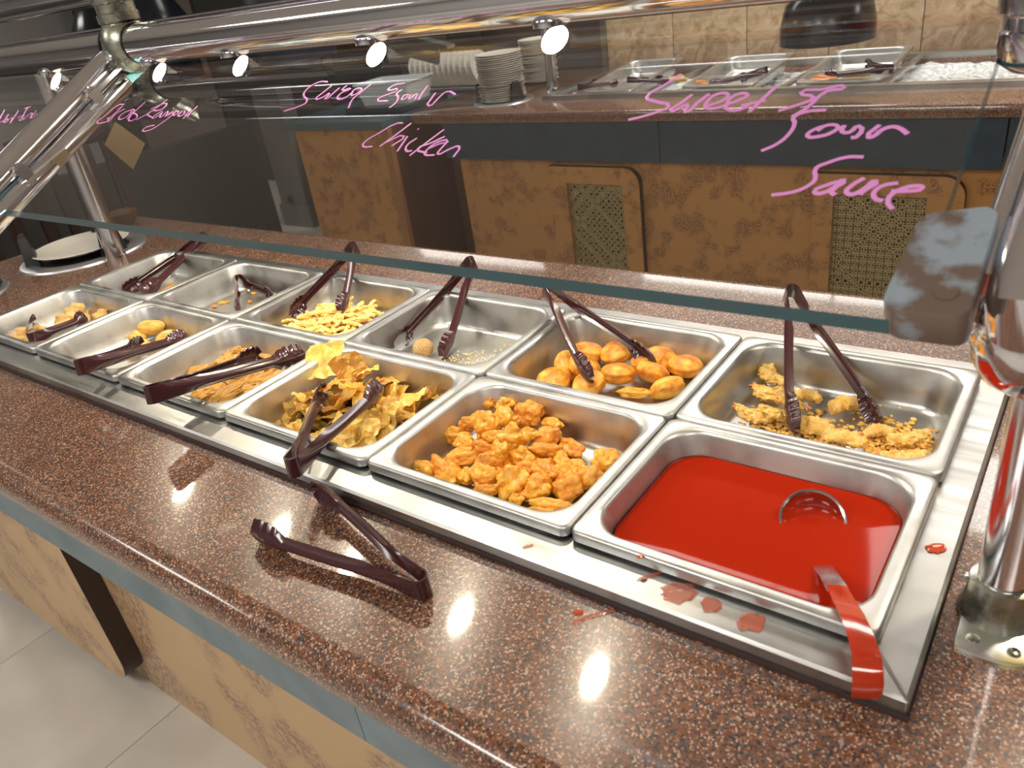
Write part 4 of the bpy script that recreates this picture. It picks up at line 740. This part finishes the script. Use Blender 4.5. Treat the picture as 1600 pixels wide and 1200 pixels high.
# post with flange and ball
px_, py_ = .077, .118
G('post', tb([(px_, py_, CT + .034), (px_, py_, .245)], .0215, 32), M['chrome_soft'])
G('post_socket', lt([(.0, 0), (.034, 0), (.031, .008), (.0285, .020), (.027, .040), (.0225, .042), (.0215, .042)], (px_, py_, CT + .004), 36), M['tarnish'])
G('set_screw', sphere(.0035, (px_ - .029, py_ - .002, CT + .038), 12), M['chrome'])
bm = bmesh.new(); pts = []
for k in range(48):
    a_ = 2 * PI * k / 48; x, y = .066 * math.cos(a_), .066 * math.sin(a_); pts.append((px_ + max(x, -.027), py_ + y))
loops(bm, [(pts, CT), (pts, CT + .003), ([(px_ + (x - px_) * .97, py_ + (y - py_) * .97) for x, y in pts], CT + .0045)], close_first=True); bmesh.ops.recalc_face_normals(bm, faces=bm.faces)
G('flange', bm, M['flange'])
for (dx, dy) in ((-.013, -.047), (.020, -.048), (-.012, .048), (.045, 0)):
    G('flange_screw', lt([(.0058, 0), (.0058, .0012), (.004, .0022), (0, .0022)], (px_ + dx, py_ + dy, CT + .0045), 16), M['tarnish'])
G('corner_ball', lt([(0, -.048), (.016, -.046), (.026, -.043), (.030, -.040), (.036, -.036), (.044, -.022), (.048, 0), (.044, .022), (.034, .036), (.018, .046), (0, .048)], (.0685, .088, .274), 40), M['chrome'])
# rounded clamp plate gripping the glass corner
bm = bmesh.new()
pp = []
for (cx_, cs_, a0_) in ((.030, .105, 0), (-.022, .098, 90), (-.026, -.004, 180), (.030, -.004, 270)):
    r_ = .010 if cx_ > 0 else .016
    for k in range(7):
        a_ = math.radians(a0_ + 90 * k / 6); pp.append((cx_ + (-r_ if cx_ > 0 else r_) + r_ * math.cos(a_), cs_ + (-r_ if a0_ < 180 else r_) + r_ * math.sin(a_)))
A = [bm.verts.new(gp(x, s, .0145)) for x, s in pp]; B = [bm.verts.new(gp(x, s, .011)) for x, s in [(x * .97 - .0, s) for x, s in pp]]
A2 = [bm.verts.new(gp(x, s, .013)) for x, s in pp]; B2 = [bm.verts.new(gp(x, s, -.015)) for x, s in pp]
n = len(pp)
for v in A: pass
cxm = sum(x for x, s in pp) / n; csm = sum(s for x, s in pp) / n
for v, (x, s) in zip(A, pp): v.co = gp(cxm + (x - cxm) * .95, csm + (s - csm) * .97, .0155)
for v in B: bm.verts.remove(v)
for P_, Q_ in ((A2, A), (B2, A2)):
    for k in range(n): bm.faces.new((P_[k], P_[(k + 1) % n], Q_[(k + 1) % n], Q_[k]))
bm.faces.new(A); bm.faces.new(B2[::-1]); bmesh.ops.recalc_face_normals(bm, faces=bm.faces)
G('corner_clamp_plate', bm, M['cast'], 'pale worn clamp plate at the glass corner')
c0 = gp(.012, .018, .0155); G('screw', tb([c0, c0 + Vector((0, -sn, cs)) * .0012], .008, 20), M['cast'])
# rear posts
G('post', tb([(-2.166, .470, CT), (-2.166, .470, .56)], .0255, 28), M['chrome_soft'])
G('stub', tb([(-2.166, .47, TZ), (-2.166, .39, TZ)], .018, 20), M['chrome_soft'])
G('post_collar', tb([(-2.166, .470, CT), (-2.166, .470, CT + .03)], .0285, 28), M['chrome'])
G('post', tb([(1.1, .470, CT), (1.1, .470, .44), (1.1, .385, TZ - .01)], .0255, 24), M['chrome_soft'])

# ------------------------------------------------------------------ plate wells on the left end
def plate_me():
    bm = bmesh.new(); lathe(bm, [(0, .002), (.07, .002), (.085, .004), (.115, .014), (.118, .0155), (.116, .0165), (.084, .0065), (.068, .0045), (0, .0045)], seg=48); bmesh.ops.recalc_face_normals(bm, faces=bm.faces)
    me = bpy.data.meshes.new('plate'); bm.to_mesh(me); bm.free(); me.materials.append(M['plate']); return me
PLM = plate_me()
def plate_well(x, y, s, label, guides, par=None):
    t_ = empty('plate_well', (x, y, CT), label, 'plate dispenser')
    obj('chrome_ring', lt([(.118 * s, .001), (.125 * s, .007), (.150 * s, .0085), (.163 * s, .005), (.166 * s, 0.0002), (.118 * s, .0002)], seg=64), M['ringsteel'], t_)
    obj('well_opening', lt([(0, .0009), (.119 * s, .0009)], seg=48), M['black'], t_)
    for a_ in guides:
        bm = bmesh.new(); r0 = .128 * s
        loops(bm, [([(-.034, -.020), (.034, -.020), (.034, .020), (-.034, .020)], .004), ([(-.024, -.012), (.024, -.012), (.024, .012), (-.024, .012)], .085), ([(-.014, -.008), (.014, -.008), (.014, .008), (-.014, .008)], .098)], close_first=True)
        g_ = obj('guide_fin', bm, M['black'], t_); g_.location = (r0 * math.cos(a_), r0 * math.sin(a_), 0); g_.rotation_euler = (0, 0, a_ + PI / 2)
    return t_
plate_well(-2.425, .50, 1.12, 'chrome-ringed plate dispenser set in the left end of the front counter', [math.radians(q) for q in (245, 125, 10)])
o = obj('dinner_plate', PLM); o.location = (-2.425, .50, CT + .012); o.scale = (1.2, 1.2, 1.2); setp(o, 'white plate lying in the dispenser at the left end of the front counter', 'plate')
plate_well(-2.45, .10, 1.0, 'chrome-ringed plate dispenser cut off by the left edge of the photo', [math.radians(q) for q in (300, 60, 180)])
o = obj('condiment_bowl', lt([(0, 0), (.03, 0), (.05, .02), (.055, .045), (.052, .045), (.047, .022), (0, .008)], (-2.60, .735, CT), 32), M['brown_wood']); setp(o, 'small reddish brown bowl behind the post at the far left', 'bowl')

# ------------------------------------------------------------------ cold buffet behind
bk = empty('back_counter', (-.8, 3.0, F), 'rear buffet counter with brown stone top, dark blue apron and burl panels', 'counter')
def Bk(name, bm, m, smooth=True): return L_(obj(name, bm, m, smooth=smooth), bk)
bm = bmesh.new()
X0, X1, Y0, Y1 = -2.88, 1.9, 2.43, 3.60
def ring2(i, r): return [((X0 + X1) / 2 + x, (Y0 + Y1) / 2 + y) for x, y in rrect((X1 - X0) / 2 - i, (Y1 - Y0) / 2 - i, r, 8)]
win = rr(-2.11, 1.6, 2.72, 3.33, .01)
loops(bm, [(ring2(.02, .10), CT - .05), (ring2(.004, .12), CT - .047), (ring2(0, .12), CT - .036), (ring2(0, .12), CT - .02), (ring2(.006, .115), CT - .006), (ring2(.02, .10), CT), ([(x, y) for x, y in [((-2.11 + 1.6) / 2 + x, (2.72 + 3.33) / 2 + y) for x, y in rrect(1.855, .305, .01, 8)]], CT), ([((-2.11 + 1.6) / 2 + x, (2.72 + 3.33) / 2 + y) for x, y in rrect(1.855, .305, .01, 8)], CT - .04)], close_last=False)
bmesh.ops.recalc_face_normals(bm, faces=bm.faces); Bk('stone_top', bm, M['stone'])
for xa_, xb_ in ((-2.62, -1.44), (-1.435, -.2), (-.195, 1.2), (1.205, 1.85)):
    Bk('apron', bx(xa_, xb_, 2.45, 2.47, CT - .222, CT - .05), M['blue_dark'])
Bk('base_cabinet', bx(-2.585, 1.8, 2.505, 3.55, F, CT - .06), M['tan'])
Bk('recess_board', bx(-2.86, -2.59, 2.75, 3.5, F, CT - .06), M['brown_wood'])
for (x0, x1, gx0, gx1) in ((-2.03, -1.555, -1.935, -1.640), (-.81, -.295, -.735, -.414), (.42, .93, .50, .82)):
    # panel made of four boards around the grille opening
    zt, zg, zb = -.290, -.368, -.84
    edge = M['brown_edge']
    round_panel('panel_rail', x0, x1, zg, zt, 2.472, 2.504, .075, M['tan'], ('tr',), bk, edge)
    round_panel('panel_stile', x0, gx0, zb, zg, 2.472, 2.504, .01, M['tan'], (), bk)
    round_panel('panel_stile', gx1, x1, zb, zg, 2.472, 2.504, .01, M['tan'], (), bk, edge)
    round_panel('panel_rail', x0, x1, F + .03, zb, 2.472, 2.504, .01, M['tan'], (), bk)
    Bk('grille_backing', bx(gx0, gx1, 2.501, 2.5045, zb, zg), M['brown_edge'])
    bm = bmesh.new(); cell = .030; wv = .0036; yg = 2.4925
    nx = int((gx1 - gx0) / cell) + 1; nz_ = int((zg - zb) / cell) + 1
    def bar(xa, za, xb, zb_):
        if xa == xb and za == zb_: return
        d_ = Vector((xb - xa, 0, zb_ - za)).normalized(); s_ = Vector((-d_.z, 0, d_.x)) * wv
        V = [bm.verts.new((q[0], yg, q[1])) for q in ((xa + s_.x, za + s_.z), (xa - s_.x, za - s_.z), (xb - s_.x, zb_ - s_.z), (xb + s_.x, zb_ + s_.z))]; bm.faces.new(V)
    for i in range(nx):
        x = gx0 + i * cell; bar(x, zb, x, zg)
    for j in range(nz_):
        z = zb + j * cell; bar(gx0, z, gx1, z)
    for s_ in (1, -1):
        for c_ in range(-int(nz_) - 1, nx + nz_ + 2):
            xs = gx0 + c_ * cell
            pts_ = []
            za, zc = zb, zg; xa2, xc2 = xs, xs + s_ * (zg - zb)
            lo, hi = sorted((0, 1)); t0, t1 = 0.0, 1.0; dx_ = xc2 - xa2
            for bnd, sg_ in ((gx0, 1), (gx1, -1)):
                f0, f1 = sg_ * (xa2 - bnd), sg_ * (xc2 - bnd)
                if f0 < 0 and f1 < 0: t0 = 2
                elif f0 < 0: t0 = max(t0, -f0 / (f1 - f0))
                elif f1 < 0: t1 = min(t1, f0 / (f0 - f1))
            if t0 < t1 - .01: bar(xa2 + dx_ * t0, za + (zc - za) * t0, xa2 + dx_ * t1, za + (zc - za) * t1)
    bmesh.ops.recalc_face_normals(bm, faces=bm.faces); bmesh.ops.solidify(bm, geom=list(bm.faces), thickness=.0016)
    Bk('star_grille', bm, M['grille'], smooth=False)
# cold well, ice, pans
cw = empty('cold_well_frame', (-.26, 3.02, CT), 'long stainless steel cold well rim on the rear counter', 'frame')
bm = bmesh.new()
loops(bm, [(rr(-2.16, 1.66, 2.675, 3.38, .003), CT + .0003), (rr(-2.16, 1.66, 2.675, 3.38, .003), CT + .020), (rr(-2.155, 1.655, 2.68, 3.375, .003), CT + .022), (rr(-2.12, 1.61, 2.71, 3.34, .01), CT + .022), (rr(-2.12, 1.61, 2.71, 3.34, .01), CT - .10)])
bmesh.ops.recalc_face_normals(bm, faces=bm.faces); L_(obj('rim_plate', bm, M['frame']), cw)
for x in (-1.60, -1.02, -.64): L_(obj('divider_bar', bx(x - .012, x + .012, 2.711, 3.339, CT + .010, CT + .021), M['frame']), cw)
bm = bmesh.new(); nxx, nyy = 150, 26; V = []
for i in range(nxx + 1):
    for j in range(nyy + 1):
        x = -2.115 + 3.72 * i / nxx; y = 2.715 + .62 * j / nyy; p_ = Vector((x, y, 0)); hh = CT - .028 + .030 * noise.noise(p_ * 5) + .018 * noise.noise(p_ * 21) + .010 * noise.noise(p_ * 55)
        ed = min(1, (y - 2.715) / .05, (3.335 - y) / .05); V.append(bm.verts.new((x, y, hh * 1 if ed > .5 else hh - .006)))
for i in range(nxx):
    for j in range(nyy):
        a0 = i * (nyy + 1) + j; bm.faces.new((V[a0], V[a0 + nyy + 1], V[a0 + nyy + 2], V[a0 + 1]))
setp(obj('crushed_ice', bm, M['ice'], smooth=False), 'bed of white crushed ice in the rear cold well', 'ice', kind='stuff')
PM2 = pan_mesh(.150, .262, .062)
for (x, w_, rx, rz, lb) in ((-1.84, 1.0, .10, -.05, 'steel pan at the left end of the rear cold well'), (-1.30, 1.06, .07, .0, 'steel pan with dark tongs in the middle of the rear ice bed'), (-.815, 1.06, .07, .0, 'steel pan with pale fish sticks and tongs at the right of the rear ice bed')):
    o = obj('cold_pan', PM2); o.location = (x, 2.985, CT + .050); o.rotation_euler = (rx, 0, rz); o.scale = (w_, 1, 1); setp(o, lb, 'food pan', 'tilted pans on ice')
make_tongs((-.66, 2.86, CT + .045), (-.90, 2.84, CT + .03), (-.78, 3.05, CT + .04), 'dark tongs in the rear pan at the right of the ice bed', 1.1)
make_tongs((-1.155, 2.88, CT + .055), (-1.38, 2.82, CT + .015), (-1.28, 2.98, CT + .015), 'dark tongs in the middle pan of the rear ice bed', 1.1)
make_tongs((-1.76, 2.82, CT + .055), (-1.60, 2.90, CT + .025), (-1.68, 2.98, CT + .025), 'dark tongs in the left pan of the rear ice bed', .9)
make_tongs((-1.98, 2.74, CT + .045), (-1.86, 2.90, CT + .03), (-2.02, 2.93, CT + .03), 'dark tongs leaning at the left corner of the rear cold well', .9)
for (x, y, c_, lb) in ((-.80, 2.90, 'shrimp', 'pale stick of food beside the rear tongs'), (-.90, 2.83, 'tail', 'orange morsel at the left of the rear right pan'), (-1.44, 2.85, 'chicken2', 'brown morsel in the middle rear pan'), (-1.60, 2.98, 'crab', 'pale curled morsel in the left rear pan')):
    o = obj('food_morsel', blob(int(abs(x) * 100), .3, 1.4, .08, 5, 3), M[c_]); o.location = (x, y, CT + .02); o.scale = (.05, .022, .016); setp(o, lb, 'food')
# plate stacks on the rear counter
def ring_base(x, y, lb):
    t_ = plate_well(x, y, .92, lb, [math.radians(q) for q in (200, 340, 90)]); return t_
ring_base(-2.405, 2.70, 'chrome-ringed plate dispenser on the rear counter under the tall plate stack')
def stack(x, y, n_, grp, lb, sc=1.0, jit=.004):
    for i in range(n_):
        o = obj('dinner_plate', PLM); o.location = (x + random.uniform(-jit, jit), y + random.uniform(-jit, jit), CT + .003 + i * .0098 * sc); o.scale = (sc, sc, sc)
        setp(o, lb if i < n_ - 1 else lb.replace('plate in', 'topmost plate of'), 'plate', grp)
stack(-2.405, 2.70, 23, 'tall stack of cream plates', 'cream plate in the tall stack on the rear counter', .97)
stack(-2.52, 3.20, 26, 'second stack of cream plates', 'cream plate in the second stack, behind the tall one', .85)

# side cart with slate-blue top
sc_ = empty('side_cabinet', (-3.2, 2.75, F), 'burl laminate side cabinet with slate-blue top left of the rear counter', 'cabinet')
def Sd(n_, b_, m_): return L_(obj(n_, b_, m_), sc_)
Sd('top_board', bx(-3.68, -2.885, 2.30, 3.30, CT - .045, CT - .005, bev=.003), M['bluetop'])
Sd('front_panel', bx(-3.62, -2.94, 2.34, 2.36, F + .02, CT - .045), M['tan'])
Sd('corner_trim', bx(-2.94, -2.888, 2.335, 2.365, F + .02, CT - .045), M['trim'])
Sd('carcass', bx(-3.62, -2.888, 2.365, 3.25, F, CT - .045), M['brown_wood'])
o = obj('serving_tray', bx(-3.32, -2.90, 2.47, 2.85, CT - .0048, CT + .028, bev=.004), M['tray']); setp(o, 'dark rectangular tray on the slate-blue cabinet top', 'tray')
bm = bmesh.new(); loops(bm, [(rrect(.155, .105, .02), 0), (rrect(.18, .125, .025), .100), (rrect(.19, .135, .03), .104), (rrect(.19, .135, .03), .110), (rrect(.172, .118, .025), .108), (rrect(.15, .10, .02), .006)], close_first=True); bmesh.ops.recalc_face_normals(bm, faces=bm.faces)
o = obj('white_tub', bm, M['white']); o.location = (-3.10, 2.66, CT + .0285); o.rotation_euler = (0, 0, .12); setp(o, 'white plastic tub on the dark tray', 'tub')
# plate rack behind
rk = empty('dish_rack', (-3.05, 3.08, CT - .005), 'rack of upright cream plates behind the white tub', 'rack')
obj('rack_base', bx(-.28, .28, -.10, .10, 0, .02), M['steelbg'], rk)
for i in range(12):
    o = obj('dinner_plate', PLM); o.location = (-3.29 + i * .042, 3.08, CT + .11); o.rotation_euler = (0, PI / 2 - .25, 0); o.scale = (.8, .8, .8); setp(o, 'upright cream plate in the rack behind the white tub', 'plate', 'plates upright in the rack')
# guard over the rear buffet: post and clamp arm with lamp
rg = empty('rear_sneeze_guard', (-2.30, 3.0, CT), 'chrome guard frame with lamps standing over the rear buffet', 'sneeze guard')
def Rg(n_, b_, m_, sm=True): return L_(obj(n_, b_, m_, smooth=sm), rg)
Rg('post', tb([(-2.215, 2.86, CT), (-2.215, 2.86, .62)], .028), M['chrome_soft'])
Rg('post_collar', tb([(-2.215, 2.86, CT), (-2.215, 2.86, CT + .03)], .034), M['chrome_soft'])
Rg('post', tb([(1.55, 3.42, CT), (1.55, 3.42, .62)], .028), M['chrome_soft'])
Rg('rail', tb([(-3.4, 2.86, .62), (1.55, 2.86, .62)], .03), M['chrome'])
bm = bmesh.new(); a0, a1 = Vector((-3.28, 2.50, .34)), Vector((-2.62, 2.50, .175)); d = (a1 - a0).normalized(); u = Vector((-d.z, 0, d.x))
def slab2(p0, p1, h, y0, y1):
    V = [bm.verts.new(q) for q in (p0 + Vector((0, y0, 0)), p1 + Vector((0, y0, 0)), p1 + u * h + Vector((0, y0, 0)), p0 + u * h + Vector((0, y0, 0)), p0 + Vector((0, y1, 0)), p1 + Vector((0, y1, 0)), p1 + u * h + Vector((0, y1, 0)), p0 + u * h + Vector((0, y1, 0)))]
    for q in ((0, 1, 2, 3), (7, 6, 5, 4), (0, 4, 5, 1), (1, 5, 6, 2), (2, 6, 7, 3), (3, 7, 4, 0)): bm.faces.new([V[i] for i in q])
slab2(a0, a1, .085, 0, .02); bmesh.ops.bevel(bm, geom=bm.edges[:], offset=.008, segments=2, affect='EDGES')
slab2(a0 + u * .088, a1 + u * .088 + d * .06, .016, -.01, .05)
bmesh.ops.recalc_face_normals(bm, faces=bm.faces); Rg('clamp_arm', bm, M['steelbg'])
Rg('arm_bracket', tb([(-3.28, 2.51, .38), (-3.4, 2.70, .52), (-3.4, 2.86, .62)], .02), M['steelbg'])
for q in (.30, .58): c0 = a0 + d * q + u * .045; Rg('screw', tb([c0, c0 + Vector((0, -.008, 0))], .011, 14), M['chrome'])

# ------------------------------------------------------------------ black lamp shades over the rear buffet and at the upper left
def shade(x, y, zb, r, h, label, ztop=CEIL, lit=False):
    t_ = empty('pendant_lamp', (x, y, zb), label, 'lamp', 'black lamp shades')
    obj('shade', lt([(0, h), (r * .28, h), (r * .9, h * .55), (r, h * .25), (r * 1.0, 0), (r * .97, 0), (r * .95, h * .25), (r * .85, h * .5), (0, h * .9)], seg=40), M['black_gloss'], t_)
    obj('rod', tb([(0, 0, h), (0, 0, ztop - zb)], .008, 10), M['black'], t_)
shade(-.83, 2.62, .155, .165, .24, 'black lamp shade hanging in front of the tiled wall')

# ------------------------------------------------------------------ dark kitchen side at the left
kc = empty('kitchen_cabinet', (-6.0, 4.0, F), 'tall dark kitchen cabinet seen through the glass at the left', 'cabinet')
def K(n_, b_, m_): return L_(obj(n_, b_, m_), kc)
K('carcass', bx(-8.6, -4.95, 3.9, 4.8, F, CEIL - .05), M['dkwall'])
K('door_panel', bx(-8.0, -6.55, 3.88, 3.9, F + .08, .9), M['brownwall'])
K('door_panel', bx(-6.50, -5.05, 3.88, 3.9, F + .08, .9), M['dkwall'])
K('shelf_edge', bx(-8.6, -4.95, 3.82, 3.9, -.02, .01), M['steelbg'])
co = empty('steel_leg', (-4.45, 2.95, F), 'grey steel leg with a round knob beside the burl side cabinet', 'equipment leg')
obj('column', bx(-.26, .02, -.04, .08, .16, .95), M['greywall'], co); obj('foot', bx(-.28, .04, -.05, .09, 0, .16), M['greywall'], co); obj('knob', sphere(.022, (-.14, -.048, .20), 16), M['black_gloss'], co)
o = obj('equipment_body', bx(-4.6, -3.75, 3.05, 3.7, F, -.30, bev=.01), M['dkwall']); setp(o, 'dark equipment body between the steel leg and the side cabinet', 'equipment')
bm = bmesh.new(); bmesh.ops.create_icosphere(bm, subdivisions=4, radius=1)
for v in bm.verts:
    p_ = v.co.copy(); v.co = Vector((p_.x * .09, p_.y * .07, p_.z * .22)) * (1 + .25 * noise.noise(p_ * 2.5) + .1 * noise.noise(p_ * 6)); v.co.x += .10 * (-p_.z * .5)
o = obj('yellow_bag', bm, M['yellow']); o.location = (-4.28, 2.985, -.46); setp(o, 'crumpled yellow bag hanging beside the burl side cabinet', 'bag')
o = obj('grey_appliance', bx(-4.35, -3.75, 3.9, 4.3, .02, .55, bev=.02), M['steelbg']); setp(o, 'grey appliance standing behind the side cabinet', 'appliance')
st(obj('wall_kitchen', bx(-4.9, -2.36, 4.6, 4.7, F, CEIL), M['brownwall']))
# chairs beyond the left end of the counter
def chair(x, y, rz_, label):
    t_ = empty('dining_chair', (x, y, F), label, 'chair', 'dark chairs beyond the counter end', rz_)
    for i in range(5): obj('slat', bx(-.20 + i * .09, -.16 + i * .09, -.012, .012, .46, 1.0, bev=.004), M['brown_edge'], t_)
    obj('top_rail', bx(-.23, .23, -.018, .018, 1.0, 1.09, bev=.01), M['brown_edge'], t_); obj('seat', bx(-.22, .22, -.44, -.0, .42, .46, bev=.01), M['black'], t_)
    for sx in (-.2, .2):
        obj('leg', bx(sx - .018, sx + .018, -.018, .018, 0, 1.02), M['brown_edge'], t_); obj('leg', bx(sx - .018, sx + .018, -.43, -.395, 0, .42), M['brown_edge'], t_)
chair(-3.55, .55, 1.35, 'dark slatted chair just beyond the left end of the front counter')
chair(-3.75, 1.15, 1.5, 'dark slatted chair farther back beyond the front counter')
o = obj('partition', bx(-4.6, -4.5, -.6, 2.7, F, -.12), M['dkwall']); setp(o, 'low dark partition beyond the left end of the front counter', 'partition')
# dark objects above the top tube at the upper left
def mon(x, y, z, r, h, tilt_, label, m):
    t_ = empty('hood_lamp', (x, y, z), label, 'lamp', 'dark lamp heads beyond the top tube')
    obj('lamp_head', lt([(0, h / 2), (r * .6, h / 2), (r, h * .2), (r, -h / 2), (r * .9, -h / 2), (0, 0)], seg=32), m, t_)
    obj('stem', tb([(0, 0, h / 2), (.06, .02, h / 2 + .08), (.02, .05, h), (0, .05, CEIL - z)], .022, 12), M['black'], t_)
    t_.rotation_euler = (0, 0, tilt_)
mon(-5.35, 2.4, .42, .22, .5, .3, 'dark round lamp head at the upper left corner above the tube', M['black_gloss'])
mon(-4.75, 2.4, .46, .20, .5, .5, 'dark round lamp head left of the vertical fitting above the tube', M['black_gloss'])
mon(-3.75, 2.6, .50, .22, .5, 1.8, 'dark round lamp head right of the vertical fitting above the tube', M['bluegrey'])
o = obj('counter_shelf', bx(-8.4, -3.2, 5.2, 5.6, .30, .36), M['creamwall']); setp(o, 'cream shelf far away above the top tube', 'shelf')

# ------------------------------------------------------------------ frames added around the unseen fill lights (their light comes from the area lights)
for (lx, ly, lp_, sx_, sy_) in FILL_PANELS:
    bm = bmesh.new(); hx_, hy_ = sx_ / 2 + .01, sy_ / 2 + .01
    loops(bm, [(rr(lx - hx_ - .04, lx + hx_ + .04, ly - hy_ - .04, ly + hy_ + .04, .01), CEIL - .0005), (rr(lx - hx_ - .04, lx + hx_ + .04, ly - hy_ - .04, ly + hy_ + .04, .01), CEIL - .028), (rr(lx - hx_, lx + hx_, ly - hy_, ly + hy_, .01), CEIL - .028), (rr(lx - hx_, lx + hx_, ly - hy_, ly + hy_, .01), CEIL - .002)], close_last=False)
    bmesh.ops.recalc_face_normals(bm, faces=bm.faces)
    setp(obj('fill_light_frame', bm, M['white'], smooth=False), 'white frame around an added fill light above the room', 'ceiling light', 'added fill light panels')

# ------------------------------------------------------------------ lift everything so that the floor is z = 0
for o in list(COL.objects):
    if o.parent is None and o.type != 'CAMERA': o.location.z += Z0
